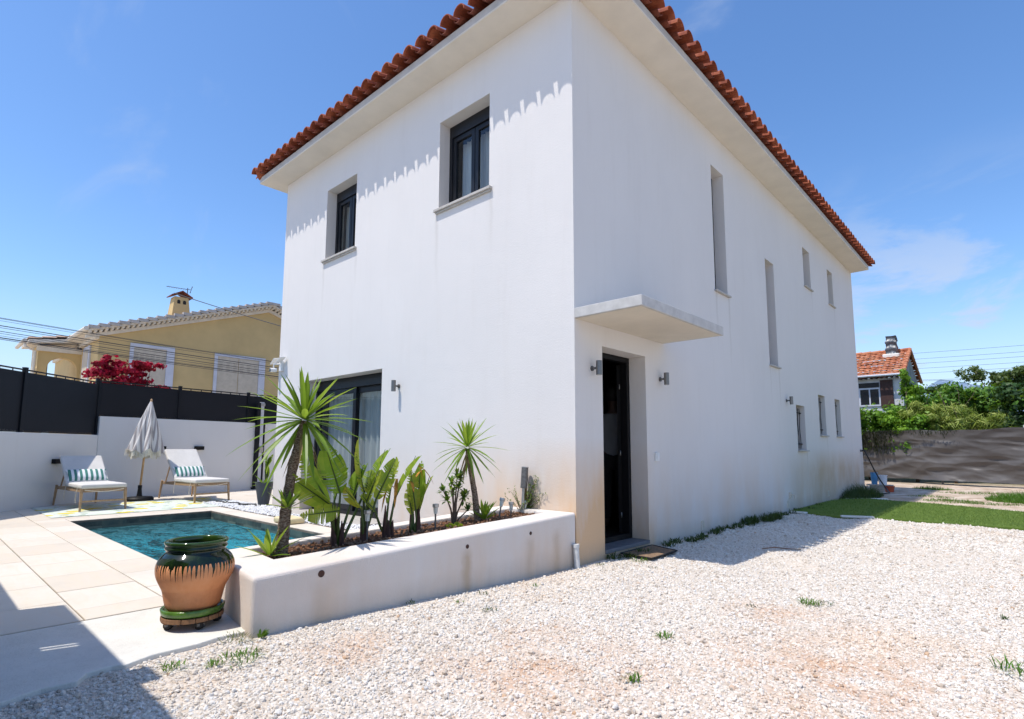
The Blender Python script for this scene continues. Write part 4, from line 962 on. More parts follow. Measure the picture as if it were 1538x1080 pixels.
# smooth the profile
P2 = []
for i in range(len(prof)-1):
    for s_ in range(3):
        t_ = s_/3; p0 = prof[max(i-1,0)]; p1 = prof[i]; p2 = prof[i+1]; p3 = prof[min(i+2,len(prof)-1)]
        P2.append(tuple(max(0,.5*(2*b_+(c_-a_)*t_+(2*a_-5*b_+4*c_-d_)*t_*t_+(3*b_-a_-3*c_+d_)*t_**3)) for a_,b_,c_,d_ in zip(p0,p1,p2,p3)))
P2.append(prof[-1])
jar.lathe(P2, n=72, wob=.006); jo = jar.build('glazed_jar', MT['pot'], smooth=True); jo.location = (JX,JY,.166); jo.scale = (.90,.90,.87); jo.rotation_euler[2] = .4
tag(jo, 'big empty terracotta jar with dark green glaze dripping from its rim', 'jar')

# ------------------------------------------------------------------ leaves
def leafmesh(name, mat, par, quads, tints, smooth=False, local=True, extra=None):
    """quads: (n,4,3) array"""
    q = np.asarray(quads, 'f').reshape(-1,3); n = len(q)//4
    me = bpy.data.meshes.new(name); me.vertices.add(len(q)); me.vertices.foreach_set('co', q.ravel())
    me.loops.add(n*4); me.loops.foreach_set('vertex_index', np.arange(n*4, dtype='i')); me.polygons.add(n); me.polygons.foreach_set('loop_start', np.arange(0, n*4, 4, dtype='i'))
    me.update(calc_edges=True); me.materials.append(mat)
    a = me.attributes.new('tint', 'FLOAT', 'FACE'); a.data.foreach_set('value', np.asarray(tints, 'f'))
    if smooth: me.polygons.foreach_set('use_smooth', [True]*n)
    o = bpy.data.objects.new(name, me); COL.objects.link(o)
    if par is not None: o.parent = par
    return o
def strap(base, d, L, w, droop, tint, out, tn, fold=.35, seg=5):
    """a strap leaf with a fold down its middle"""
    d = V(d).normalized(); sidev = d.cross(V((0,0,1)))
    if sidev.length < .05: sidev = V((random.uniform(-1,1), random.uniform(-1,1), 0))
    sidev.normalize(); up = sidev.cross(d).normalized()
    prof = [(0,.55),(.15,.75),(.4,1),(.65,.85),(.85,.45),(1,.03)]
    pts = []
    for s_, ww in prof:
        c = V(base) + d*(L*s_) + V((0,0,-1))*(droop*L*s_*s_)
        hw = w*ww/2; pts.append((c, c - sidev*hw + up*hw*fold, c + sidev*hw + up*hw*fold))
    for a, b in zip(pts[:-1], pts[1:]):
        out.append([a[0],a[1],b[1],b[0]]); out.append([a[0],b[0],b[2],a[2]]); tn += [tint+random.uniform(-.05,.05)]*2
def rosette(c, n, L, w, rr, lo=-50, hi=88, droop=.12, out=None, tn=None, jitter=.25):
    for i in range(n):
        el = R(lo + (hi-lo)*((i+.5)/n)**.85); az = i*2.39996 + rr.uniform(-.2,.2)
        l = L*(1-jitter*rr.random())*(.8 if el > R(60) else 1)
        d = V((math.cos(el)*math.cos(az), math.cos(el)*math.sin(az), math.sin(el)))
        strap(V(c)+d*.02, d, l, w*rr.uniform(.8,1.1), droop*(1.6 if el < 0 else 1)*rr.uniform(.3,1.4), rr.uniform(.1,.95) if el > 0 else rr.uniform(0,.45), out, tn)
def yucca(base, pts, rad, head, label, offs=()):
    rr = random.Random(hash(label) % 1000 if False else len(label)); t_ = thing('yucca', base, label, 'yucca')
    b = V(base); m = MB(); P_ = [V(p)-b for p in pts]; fine = []; rf_ = []
    for i in range(len(P_)-1):
        for s in range(8):
            f = s/8; fine.append(P_[i].lerp(P_[i+1], f)); rf_.append((rad[i]*(1-f)+rad[i+1]*f)*(1+.05*math.sin((i*8+s)*2.1)+rr.uniform(-.03,.03)))
    fine.append(P_[-1]); rf_.append(rad[-1]); m.tube(fine, rf_, 14); child(m, 'trunk', MT['yucca_trunk'], t_, smooth=True)
    for (c, n, L, w, lo, hi, dr) in head:
        q = []; tn = []; rosette(V(c)-b, n, L, w, rr, lo, hi, dr, q, tn); leafmesh('leaf_head', MT['yucca'], t_, q, tn)
    q = []; tn = []; hc = V(head[0][0])-b
    for i in range(9):
        a = rr.uniform(0,6.28); strap(hc+V((0,0,-.02-.012*i)), (math.cos(a)*.55, math.sin(a)*.55, -1), head[0][2]*rr.uniform(.35,.6), head[0][3]*.6, .25, rr.random(), q, tn)
    leafmesh('dead_leaf', MT['deadstrap'], t_, q, tn)
    return t_
X_ = -.65
yucca((X_,-2.60,.36), [(X_,-2.61,.36),(X_,-2.60,.55),(X_,-2.585,.76),(X_,-2.555,.98),(X_,-2.505,1.22),(X_,-2.485,1.33)], [.048,.041,.037,.035,.030,.026],
      [((X_,-2.48,1.335), 58, .52, .043, -64, 88, .16), ((X_+.03,-2.595,.70), 17, .19, .032, 5, 85, .08), ((X_+.02,-2.70,.385), 13, .27, .042, 8, 80, .06)],
      'tall yucca with a leaning trunk and wide leaf crown near the jar')
yucca((X_,-.70,.42), [(X_,-.70,.42),(X_,-.745,.70),(X_,-.80,.92),(X_,-.845,1.12)], [.034,.028,.024,.022],
      [((X_,-.85,1.14), 46, .40, .032, -58, 88, .12), ((X_+.02,-.64,.44), 17, .25, .04, 20, 85, .05)],
      'smaller yucca with slim trunk against the sunlit front wall')

def paddle(base, stem_top, tip, width, rr, stems, quads, tn, tint, tear=.3, curl=.1):
    """a stalk, then a broad blade with tears running to the midrib"""
    b, s, t_ = V(base), V(stem_top), V(tip); stems.tube([b, b.lerp(s,.5)+V((rr.uniform(-.01,.01),rr.uniform(-.01,.01),0)), s, s.lerp(t_,.5), t_.lerp(s,.06)], [.014,.011,.008,.005,.002], 6)
    ax = (t_-s); L = ax.length; axn = ax.normalized(); wv = axn.cross(V((-.67,.74,.15)).cross(axn)).normalized() if False else None
    face = V((rr.uniform(-.5,.9), rr.uniform(-1,-.1), rr.uniform(-.1,.5))).normalized(); side_ = axn.cross(face).normalized(); nrm = side_.cross(axn)
    n = 16
    for sgn in (-1,1):
        gap = 0
        for i in range(n):
            u0, u1 = i/n, (i+1)/n
            if rr.random() < tear*.38: gap = .72
            W = lambda u: width*.5*math.sin(PI*min(1, (u*.93+.07)))**.7*(1-.15*u)
            def Pt(u, k): 
                c = s.lerp(t_, u) + nrm*(-curl*L*u*u); o_ = W(u)*k
                return c + side_*sgn*o_ + nrm*(o_*.45*k) + V((0,0,-1))*(curl*.6*o_*k) + axn*(o_*.35*k)
            e = .018*gap; 
            for k0, k1 in ((0,.5),(.5,1)):
                sh = gap*k1*1.15/n; sh0 = gap*k0*1.15/n
                quads.append([Pt(u0+sh0,k0), Pt(u1,k0), Pt(u1,k1), Pt(min(u0+sh,u1),k1)]); tn.append(tint + (.22 if k1 == 1 else 0)*rr.random() + rr.uniform(-.06,.06))
            gap *= .25
def strelitzia(base, leaves, label, dead=0, seed=1, sheath=1.0):
    rr = random.Random(seed); b = V(base); t_ = thing('strelitzia', base, label, 'strelitzia', 'broad leaved strelitzia plants in the planter')
    st = MB(); q = []; tn = []
    for (dy, h1, ty, tz, tx, w, tint) in leaves:       # dy along the planter, h1 stem top height, ty/tz tip
        paddle((rr.uniform(-.02,.02), rr.uniform(-.03,.03), 0), (tx*.5, dy*1.15, h1), (tx*1.2, ty*1.1, tz), w*1.08, rr, st, q, tn, tint, .8)
    child(st, 'stalks', MT['strel_stem'], t_, smooth=True); leafmesh('leaves', MT['strel'], t_, q, tn)
    sh = MB()
    for i in range(int(4*sheath)):
        a = rr.uniform(0,6.28); sh.tube([(.035*math.cos(a),.035*math.sin(a),-.02),(.03*math.cos(a),.04*math.sin(a),.10),(.03*math.cos(a)+rr.uniform(-.03,.03),.05*math.sin(a),rr.uniform(.15,.30))], [.024,.02,.004], 6)
    child(sh, 'dry_sheaths', MT['sheath'], t_)
    if dead:
        qq = []; tq = []
        for i in range(dead): 
            c = V((rr.uniform(-.03,.03), rr.uniform(-.06,.10), rr.uniform(.42,.62))); strap(c, (rr.uniform(-.5,.5), rr.uniform(-1,1), rr.uniform(-.6,.3)), rr.uniform(.07,.16), .03, .8, .5, qq, tq)
        leafmesh('dead_leaf', MT['deadleaf'], t_, qq, tq)
    return t_
zs = .40
strelitzia((X_,-2.18,.36), [(-.06,.34,-.37,.56,.05,.20,.75),(.02,.42,-.10,.80,-.03,.21,.42),(.10,.36,.20,.66,.0,.17,.35),(-.02,.30,-.32,.30,.12,.14,.7),(.22,.44,.30,.60,-.05,.16,.5),(0,.36,.12,.62,-.12,.15,.25),(-.05,.36,-.26,.72,-.08,.14,.55)],
           'widest strelitzia clump in the planter, first after the tall yucca', 0, 3, 1.6)
strelitzia((X_,-1.96,.365), [(.0,.42,-.10,.84,0,.16,.85),(.03,.40,.16,.78,.03,.19,.35),(-.04,.30,-.22,.46,.1,.14,.95),(.05,.38,.28,.62,-.05,.17,.4),(.0,.34,.05,.60,.1,.13,.7),(.08,.36,.22,.70,.08,.14,.6)],
           'tall strelitzia with upright yellowing leaves in front of the sliding door', 0, 8, 1.1)
strelitzia((X_,-1.73,.37), [(.05,.34,.24,.72,.03,.16,.42),(.02,.30,.10,.66,-.05,.15,.5),(-.12,.26,-.26,.40,.05,.11,.65),],
           'strelitzia with curled dry leaf ends, beside the door edge', 7, 12, .8)
strelitzia((X_,-1.45,.385), [(.0,.22,-.07,.58,.02,.11,.7),(.02,.20,.05,.64,0,.12,.4),(.03,.22,.11,.52,.04,.11,.55),(0,.2,.0,.55,-.05,.11,.3),(-.02,.18,-.08,.42,.0,.09,.8)],
           'slim strelitzia with an orange withered leaf against the white wall', 5, 5, .5)

def cluster_shrub(name, base, heads, label, cat, leafL, leafW, mat, twigr=.008, seed=1, per=16, group=None):
    rr = random.Random(seed); b = V(base); t_ = thing(name, base, label, cat, group); tw = MB(); q = []; tn = []
    for h in heads:
        p = V(h); tw.tube([(rr.uniform(-.01,.01),rr.uniform(-.01,.01),-.02), V((p.x*.3,p.y*.3,p.z*.5)), p], [twigr, twigr*.8, twigr*.5], 6)
        for i in range(per):
            el = rr.uniform(-.35,1.35); az = rr.uniform(0,6.28); d = V((math.cos(el)*math.cos(az), math.cos(el)*math.sin(az), math.sin(el)))
            strap(p+d*.012+V((0,0,rr.uniform(-.03,.01))), d, leafL*rr.uniform(.6,1.1), leafW, .15, rr.uniform(0,1), q, tn, .2)
    child(tw, 'stems', MT['twig'], t_); leafmesh('leaves', mat, t_, q, tn); return t_
cluster_shrub('pittosporum', (X_,-1.0,.40), [(0,-.14,.36),(.02,-.06,.42),(.0,.03,.48),(-.02,.09,.46),(.03,-.12,.28),(0,.05,.38),(.03,.08,.27),(.02,.12,.30),(-.02,.0,.34),(.04,.13,.16)], 'bushy young shrub with rosettes of glossy leaves under the smaller yucca', 'shrub', .075, .026, MT['shrubleaf'], .009, 4, 24)
def wispy():
    rr = random.Random(9); t_ = thing('wispy_shrub', (X_,.0-.04,.42), 'thin wispy shrub with tiny leaves in the far planter corner', 'shrub'); tw = MB(); q = []; tn = []
    for i in range(26):
        a = rr.uniform(-1.2,1.35); L = rr.uniform(.25,.52); pts = [V((rr.uniform(-.01,.01),0,0))]; d = V((rr.uniform(-.05,.55), math.sin(a)*.9, 1.1)).normalized()
        if i % 2 == 0: d = V((rr.uniform(0,.4), math.sin(a), .9)).normalized()
        for s in range(7): 
            d = (d + V((rr.uniform(-.1,.14), rr.uniform(-.2,.2), rr.uniform(-.16,.06)))).normalized(); pts.append(pts[-1]+d*L/7)
        pts = [V((p.x, min(p.y,-.02+.04) if p.y > .02 else p.y, p.z)) for p in pts]
        tw.tube(pts, [.0042-.0005*k for k in range(8)], 5)
        for k in range(2,8):
            for _ in range(4): strap(pts[k]+V((rr.uniform(-.012,.012),rr.uniform(-.012,.012),rr.uniform(-.015,.015))), (rr.uniform(-1,1),rr.uniform(-1,1),rr.uniform(-.5,1)), rr.uniform(.015,.032), .009, .1, rr.random(), q, tn, .1)
    child(tw, 'stems', MT['twig'], t_); leafmesh('leaves', MT['wispleaf'], t_, q, tn)
wispy()
q = []; tn = []; rr = random.Random(2)
for i in range(5): strap((rr.uniform(-.02,.02), rr.uniform(-.05,.05), 0), (rr.uniform(-.2,.4), rr.uniform(-.8,.6), .8), rr.uniform(.10,.15), .06, .5, .6, q, tn, .2)
sd_ = thing('seedling', (X_+.10,-1.08,.41), 'low seedling with a few pale green leaves below the bushy shrub', 'seedling'); leafmesh('leaves', MT['strel'], sd_, q, tn)
# plants in the tall pot
q = []; tn = []; rr = random.Random(6); rosette((0,0,.36), 14, .26, .05, rr, -5, 50, .2, q, tn); lo_ = leafmesh('agave_leaves', MT['yucca'], gp, q, tn)
q = []; tn = []; st = MB()
for i in range(6): paddle((.02,.01,.36), (.02+rr.uniform(-.02,.02),.02+rr.uniform(-.03,.03),.50+.05*i), (.05+rr.uniform(-.06,.08),.05+rr.uniform(-.08,.08),.72+.05*i), .09, rr, st, q, tn, .35, .2)
child(st, 'stalks', MT['strel_stem'], gp); leafmesh('tall_leaves', MT['strel'], gp, q, tn)

# solar stake lights
def solar(pos, h, lean, label):
    t_ = thing('solar_stake_light', pos, label, 'garden light', 'solar stake lights in the planter'); l = V(lean); ax = (V((0,0,1))+l).normalized()
    m = MB(); m.tube([V((0,0,-.05)), ax*(h-.085)], .008, 8); child(m, 'stake', MT['steel_dark'], t_)
    m = MB(); m.tube([ax*(h-.085), ax*(h-.03)], [.016,.021], 12); child(m, 'diffuser', MT['clearplastic'], t_)
    m = MB(); m.tube([ax*(h-.03), ax*h], .028, 16); child(m, 'cap', MT['steel'], t_, bevel=.003)
solar((-.60,-1.95,.38), .265, (0,0,0), 'solar stake light between the strelitzia stalks')
solar((-.60,-1.262,.40), .245, (0,0,0), 'upright solar stake light between the slim strelitzia and the shrub')
solar((-.60,-.475,.425), .225, (0,.30,0), 'leaning solar stake light next to the smaller yucca')
solar((-.60,-.293,.432), .165, (0,.06,0), 'short solar stake light, just past the leaning one')
solar((-.60,-.11,.435), .165, (0,.30,0), 'solar stake light right behind the torch tube')
tt_ = thing('garden_torch', (-.60,-.125,.44), 'tall leaning torch tube of weathered metal in the planter', 'garden torch')
m = MB(); m.tube([(0,0,-.05),(0,.03,.30)], .016, 10); child(m, 'pole', MT['steel'], tt_)
m = MB(); m.tube([(0,.03,.28),(0,.05,.49)], .036, 16); child(m, 'torch_head', MT['steel_dark'], tt_, bevel=.004)
m = MB(); m.tube([(0,.0502,.4905),(0,.0512,.50)], .038, 16); child(m, 'cap', MT['steel'], tt_)
wd = MB(); wd.bar((-.63,-.035,.42),(-.63,-.03,.88),.006,.035); tag(wd.build('wooden_stake', MT['oldwood']), 'thin flat wooden stake standing behind the torch', 'stake')

# door mat
m = MB(); m.add([(.42,.70,.022),(.05,.745,.02),(.0+.03,1.41,.018),(.41,1.27,.02)], [(0,1,2,3)]); m.grid(lambda u, v: V((.42,.70,.034)).lerp(V((.035,.745,.030)), u).lerp(V((.41,1.27,.034)).lerp(V((.035,1.40,.034)), u), v) + V((0,0,.004*noise.noise(V((u*5,v*5,2))))), 16, 20)
dm = m.build('doormat', MT['mat'], smooth=False); tag(dm, 'worn brown doormat lying askew on the gravel before the door', 'doormat')
e_ = MB(); e_.tube([(.42,.70,.034),(.035,.745,.032),(.035,1.40,.034),(.41,1.27,.034),(.42,.70,.034)], .008, 6); eo = e_.build('edging', MT['rubber']); eo.parent = dm

# ------------------------------------------------------------------ turf, weeds, back yard
m = MB(); TP = [(.02,6.5),(1.0,6.15),(1.32,6.4),(3.2,6.38),(4.6,6.3),(6.6,6.2),(6.8,9.1),(3.2,9.25),(1.8,10.05),(1.1,10.2),(.5,10.5),(.13,9.8),(.02,9.0)]
TQ = []
for i in range(len(TP)):
    a_, b_ = V(TP[i]), V(TP[(i+1)%len(TP)]); k_ = max(1, int((b_-a_).length/.07))
    for j in range(k_):
        p_ = a_.lerp(b_, j/k_); TQ.append((p_.x + .022*noise.noise(V((p_.x*9, p_.y*9, 1))), p_.y + .030*noise.noise(V((p_.x*8, p_.y*8, 5)))))
m.prism(TQ, -.06, .012); structure(m, 'turf_patch', MT['turf'], bevel=.004)
def turf_blades():
    N = 26000; x = rng.uniform(.03,5,N); y = rng.uniform(6.2,10.4,N)
    import mathutils.geometry as mg
    ylo = np.interp(x, [.02,1.0,1.32,3.2,4.6], [6.5,6.15,6.4,6.38,6.3]); yhi = np.interp(x, [.1,.5,1.1,1.8,3.2,5], [9.8,10.5,10.2,10.05,9.25,9.2]); k = (y > ylo+.02) & (y < yhi-.02); x, y = x[k], y[k]; n = len(x)
    a = rng.uniform(0,6.28,n); h = rng.uniform(.012,.03,n); w = .004; dx, dy = np.cos(a)*w, np.sin(a)*w; lx, ly = rng.normal(0,.008,n), rng.normal(0,.008,n); z = np.full(n, .010)
    Q = np.stack([np.stack([x-dx,y-dy,z],1), np.stack([x+dx,y+dy,z],1), np.stack([x+dx*.3+lx,y+dy*.3+ly,z+h],1), np.stack([x-dx*.3+lx,y-dy*.3+ly,z+h],1)],1)
    t_ = rng.uniform(.1,.8,n); o = leafmesh('turf_blades', leaf_mat('turf_blade', [(0,(.11,.17,.035)),(1,(.24,.33,.07))], .15, .7), None, Q, t_); tag(o, 'short blades of the artificial green turf patch', 'turf', None, 'stuff')
turf_blades()
m = MB()
for (a, b_) in (((.95,6.12),(1.5,6.30)),((.02,9.72),(.30,9.86)),((.10,6.42),(.42,6.36))):
    pass
sl = [((.92,6.14,.02),(1.36,6.33,.02),.10,'flat pale stone strip at the front edge of the turf'), ((.06,6.38,.01),(.34,6.33,.01),.12,'flat grey stone at the turf corner against the wall'), ((.15,10.15,.0),(.85,10.75,.0),.09,'pale plank lying along the rear edge of the turf')]
for a, b_, w_, lab in sl:
    m = MB(); m.bar(a, b_, w_, .03); tag(m.build('edge_stone', MT['cement'], bevel=.008), lab, 'stone')

tg = MB(); tg.tube([(1.02,2.10,.02),(1.12,2.20,.035),(1.25,2.24,.03),(1.36,2.33,.025)], [.005,.006,.005,.003], 6); tag(tg.build('dry_twig', MT['oldwood']), 'dry brown twig lying on the shaded gravel', 'twig')
def weed(pos, n, L, label, mat='weed', group='weeds growing in the gravel', seed=0, name='weed', spread=.06, w=.008, cat='weed'):
    rr = random.Random(seed); t_ = thing(name, pos, label, cat, group); q = []; tn = []
    for i in range(n):
        a = rr.uniform(0,6.28); r = spread*math.sqrt(rr.random()); c = V((r*math.cos(a), r*math.sin(a), 0)); d = V((c.x*6+rr.uniform(-.6,.6), c.y*6+rr.uniform(-.6,.6), rr.uniform(.4,1.3)))
        strap(c, d, L*rr.uniform(.4,1.1), w, .35, rr.random(), q, tn, .2)
    leafmesh('weed_leaves', MT[mat], t_, q, tn); return t_
W_ = [((.045,-3.02), 16, .085, 'bright leafy weed at the foot of the planter corner', 'weed', .018, .02), ((-.02,-3.13), 60, .07, 'greyish scrubby weed beside the planter corner', 'weed_grey', .09, .006),
      ((.30,-3.24), 80, .075, 'trailing green weed lying on the gravel in front of the jar', 'weed', .10, .008), ((.27,-3.36), 30, .05, 'small green weed nearest to the cement apron', 'weed', .04, .008), ((.17,-3.50), 40, .06, 'low flat weed at the shadow edge on the gravel', 'weed', .05, .008),
      ((.24,-1.72), 12, .04, 'single sprig standing in gravel along the planter, its first', 'weed', .03, .008), ((.51,-1.69), 24, .05, 'tiny spreading weed a step out from the planter', 'darkweed', .05, .008), ((.17,-1.42), 22, .05, 'tiny dark weed below the middle drain hole', 'darkweed', .04, .008),
      ((.03,-2.0), 18, .05, 'dark sprout tight against the planter foot', 'darkweed', .04, .008), ((.14,.18), 20, .05, 'small weed near the capped pipe', 'darkweed', .05, .008), ((1.61,-1.30), 36, .06, 'green weed alone in the open middle of the gravel', 'weed', .05, .010),
      ((2.02,.15), 60, .075, 'brightest weed tuft out on the gravel beyond the others', 'weed', .07, .010), ((1.81,-2.0), 30, .075, 'upright bright weed lowest in the open gravel', 'weed', .03, .010), ((.27,-.93), 14, .07, 'thin upright sprig by the far half of planter', 'weed', .02, .007),
      ((3.10,.56), 16, .07, 'lone dark sprig far out on the gravel beside nothing else', 'darkweed', .02, .008), ((3.18,-.59), 50, .10, 'weed clump cut by the picture edge on the open gravel', 'weed', .10, .010), ((1.75,-.26), 14, .04, 'faint weed between two brighter tufts', 'darkweed', .04, .008), ((2.12,.22), 16, .05, 'tiny companion weed behind the brightest tuft', 'darkweed', .05, .008),
      ((.33,.62), 34, .06, 'pair of weeds close to the near side of the doormat', 'weed', .08, .010), ((.60,.40), 16, .035, 'flat little weed out from the doormat', 'darkweed', .05, .008)]
for i, ((x, y), n, L, lab, mt, sp_, w_) in enumerate(W_): weed((x, y, float(gz(x, y))+.008), n, L, lab, mt, seed=i, spread=sp_, w=w_*.7)
# dark tufts along the foot of the shaded wall
rr = random.Random(21); yfoot = [.55,.72,1.0,1.62,1.9,2.1,2.3,2.55,2.9,3.1,3.3,3.5,3.7,3.9,4.05,4.25,4.4,4.55,4.75,4.95,5.15,5.35,5.6,5.9,6.3,6.8,7.2,8.0]
for i, y in enumerate(yfoot):
    big = 4.1 < y < 5.5; weed((.05+rr.uniform(0,.16), y, float(gz(.05,y))), int(110 if big else 64), .20 if big else .12, 'dark green weed tuft growing along the foot of the shaded wall', 'darkweed', 'weeds along the wall foot', 100+i, 'wall_weed', .09 if big else .07, .010)
# tall grass by the far corner, patches in the earth
def grass(name, cx_, cy_, rx, ry, n, h, label, mat='weed'):
    a = rng.uniform(0,6.28,n); r = np.sqrt(rng.uniform(0,1,n)); x = cx_+rx*r*np.cos(a); y = cy_+ry*r*np.sin(a); z = gz(x,y)-.01; hh = rng.uniform(.25,1,n)**1.5*h*(1.15-r**2*.8); a2 = rng.uniform(0,6.28,n); w = .006
    lx, ly = rng.normal(0,.3,n)*hh, rng.normal(0,.3,n)*hh; dx, dy = np.cos(a2)*w, np.sin(a2)*w
    Q = []; tn = []
    for (s0,s1,w0,w1) in ((0,.5,1,.7),(.5,1,.7,.05)):
        P = lambda s, ww, sg: np.stack([x+lx*s*s+sg*dx*ww, y+ly*s*s+sg*dy*ww, z+hh*s], 1)
        Q.append(np.stack([P(s0,w0,-1), P(s0,w0,1), P(s1,w1,1), P(s1,w1,-1)], 1)); tn.append(rng.uniform(0,1,n))
    o = leafmesh(name, MT[mat], None, np.concatenate(Q), np.concatenate(tn)); tag(o, label, 'grass', None, 'stuff')
grass('tall_grass', .25, 11.2, .42, 1.3, 2600, .34, 'tall shaded grass at the far corner of the house', 'darkweed')
grass('yard_grass', 3.4, 12.5, .9, 1.2, 5000, .28, 'bright grass clump in front of the tarp fence')
for i, (x, y, rx, ry, n, h) in enumerate(((2.0,11.4,.7,.4,900,.09),(1.2,15.6,.5,.3,900,.14),(2.6,11.0,.8,.3,700,.07),(1.5,12.4,.5,.3,500,.07),(2.4,14.5,1.2,.5,900,.09))):
    grass('grass_patch', x, y, rx, ry, n, h, 'sparse grass patch on the stony earth before the tarp fence')

# ------------------------------------------------------------------ tarp fence and what stands before it
F0, F1 = V((-4.2,20.6)), V((9.0,15.3))
tf = thing('tarp_fence', (F0.x,F0.y,0), 'wrinkled dark grey tarp sheet stretched as a fence across the back yard', 'fence')
d = (F1-F0); L = d.length; d = d.normalized(); nn = V((d.y,-d.x))
def tz(s): return 1.79 - .03*smooth(0, 6, s) + .02*math.sin(s*1.7) + .012*math.sin(s*5.1)
def tarp(u, v):
    s = u*L; z_ = .12 + (tz(s)-.12)*v
    w = noise.noise(V((s*.55+v*.6, v*2.2, 0)))*.14 + noise.noise(V((s*1.1-v*1.0, v*5.0, 4)))*.085 - .075*abs(noise.noise(V((s*.7+v*1.9, v*6.0, 9)))) - .05*abs(noise.noise(V((s*1.1-v*2.6, v*4.5, 19)))) - .028*abs(noise.noise(V((s*1.9+v*2.2, v*8.0, 33)))) + .008*noise.noise(V((s*5, v*9, 2)))
    post = math.exp(-((s % 2.3)-1.15)**2*9)*.03
    p = F0 + d*s + nn*(w*(1-.35*v) + post); return V((p.x, p.y, z_ + .02*noise.noise(V((s*2, 0, 7)))*(1-v)))
m = MB(); m.grid(tarp, 520, 90); gchild(m, 'tarp_sheet', MT['tarp'], tf, smooth=True, recalc=False)
for i in range(7):
    s = 1.15+2.3*i-.0; 
    if s > L: break
    p = F0 + d*s - nn*.12; m = MB(); m.tube([(p.x,p.y,-.1),(p.x,p.y,tz(s)-.02)], .03, 8); gchild(m, 'post', MT['steel_dark'], tf)
def bucket(pos, r, h, mt, label, group=None):
    t_ = thing('bucket', pos, label, 'bucket'); m = MB(); m.lathe([(0,0),(r*.8,0),(r,h),(r*1.06,h),(r*1.06,h-.015),(r*.98,h-.02),(r*.76,.01),(0,.01)], n=24); child(m, 'bucket_body', MT[mt], t_)
    m = MB(); m.tube([(math.cos(a)*r, -.02-.03*math.sin(a), h-.02-math.sin(a)*.10) for a in [PI*i/10 for i in range(11)]], .004, 5); child(m, 'handle', MT['steel_dark'], t_)
cr = thing('wooden_crate', (.12,14.3,0), 'rough pale block stand holding the two paint buckets', 'crate'); m = MB(); m.box(-.22,.26,-.12,.14,-.02,.10); m.box(-.30,.32,-.15,.17,.1005,.13); child(m, 'crate_body', MT['crate'], cr, bevel=.006)
bucket((.22,14.25,.131), .115, .27, 'bucket_w', 'white plastic bucket on the block stand before the tarp'); bucket((-.02,14.45,.131), .09, .33, 'bucket_b', 'blue plastic bucket behind the white one by the house corner'); bucket((.47,13.6,-.02), .12, .16, 'bucket_o', 'orange red bucket on the ground beside the block stand')
m = MB(); m.tube([(.03,12.75,1.09),(.10,12.74,1.09),(.16,12.8,.92),(.24,13.0,.6),(.35,13.0,.35),(.50,12.9,.12),(.62,12.6,.02),(.5,12.1,.01)], .017, 8); tag(m.build('black_hose', MT['hose'], smooth=True), 'thick black hose hanging from the far corner of the white house', 'hose')
m = MB(); m.tube([(-.03,12.75,1.09),(.05,12.75,1.09)], .03, 10); tag(m.build('hose_hook', MT['steel_dark']), 'dark metal hook holding the black hose on the wall', 'hook')

# ------------------------------------------------------------------ trees
def crown(clumps, n_per, leaf, rr_seed, flat=.85, strand=0):
    g = np.random.default_rng(rr_seed); Q = []; TN = []
    for (cx_, cy_, cz_, rx, ry, rz_) in clumps:
        vol = rx*ry*rz_; n = int(n_per*max(.25, (vol)**.6)); sub = max(6, int(13*(vol)**.33))
        dirs = g.normal(0,1,(sub,3)); dirs /= np.linalg.norm(dirs,axis=1)[:,None]; rad = g.uniform(.2,1.0,(sub,1)); cc = dirs*rad*np.array([rx,ry,rz_]); sr = g.uniform(.25,.60,sub)
        k = g.integers(0,sub,n); u = g.normal(0,1,(n,3)); u /= np.linalg.norm(u,axis=1)[:,None]
        p = cc[k] + u*(sr[k]*np.where(g.uniform(0,1,n) < .14, g.uniform(1.0,1.7,n), g.uniform(.3,1.05,n)))[:,None]*np.array([rx,ry,rz_*flat]) + np.array([cx_,cy_,cz_])
        nrm = u + g.normal(0,.5,(n,3)); nrm /= np.linalg.norm(nrm,axis=1)[:,None]
        a = np.cross(nrm, g.normal(0,1,(n,3))); a /= np.linalg.norm(a,axis=1)[:,None]; b = np.cross(nrm,a); s = leaf*g.uniform(.5,1.3,n)[:,None]
        if strand: a = a*.35; b = b*1.6 + np.array([0,0,-strand])
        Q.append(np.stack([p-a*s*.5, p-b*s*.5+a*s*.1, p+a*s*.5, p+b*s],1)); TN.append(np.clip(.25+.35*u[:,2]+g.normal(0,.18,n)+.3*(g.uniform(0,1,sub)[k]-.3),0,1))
    return np.concatenate(Q), np.concatenate(TN)
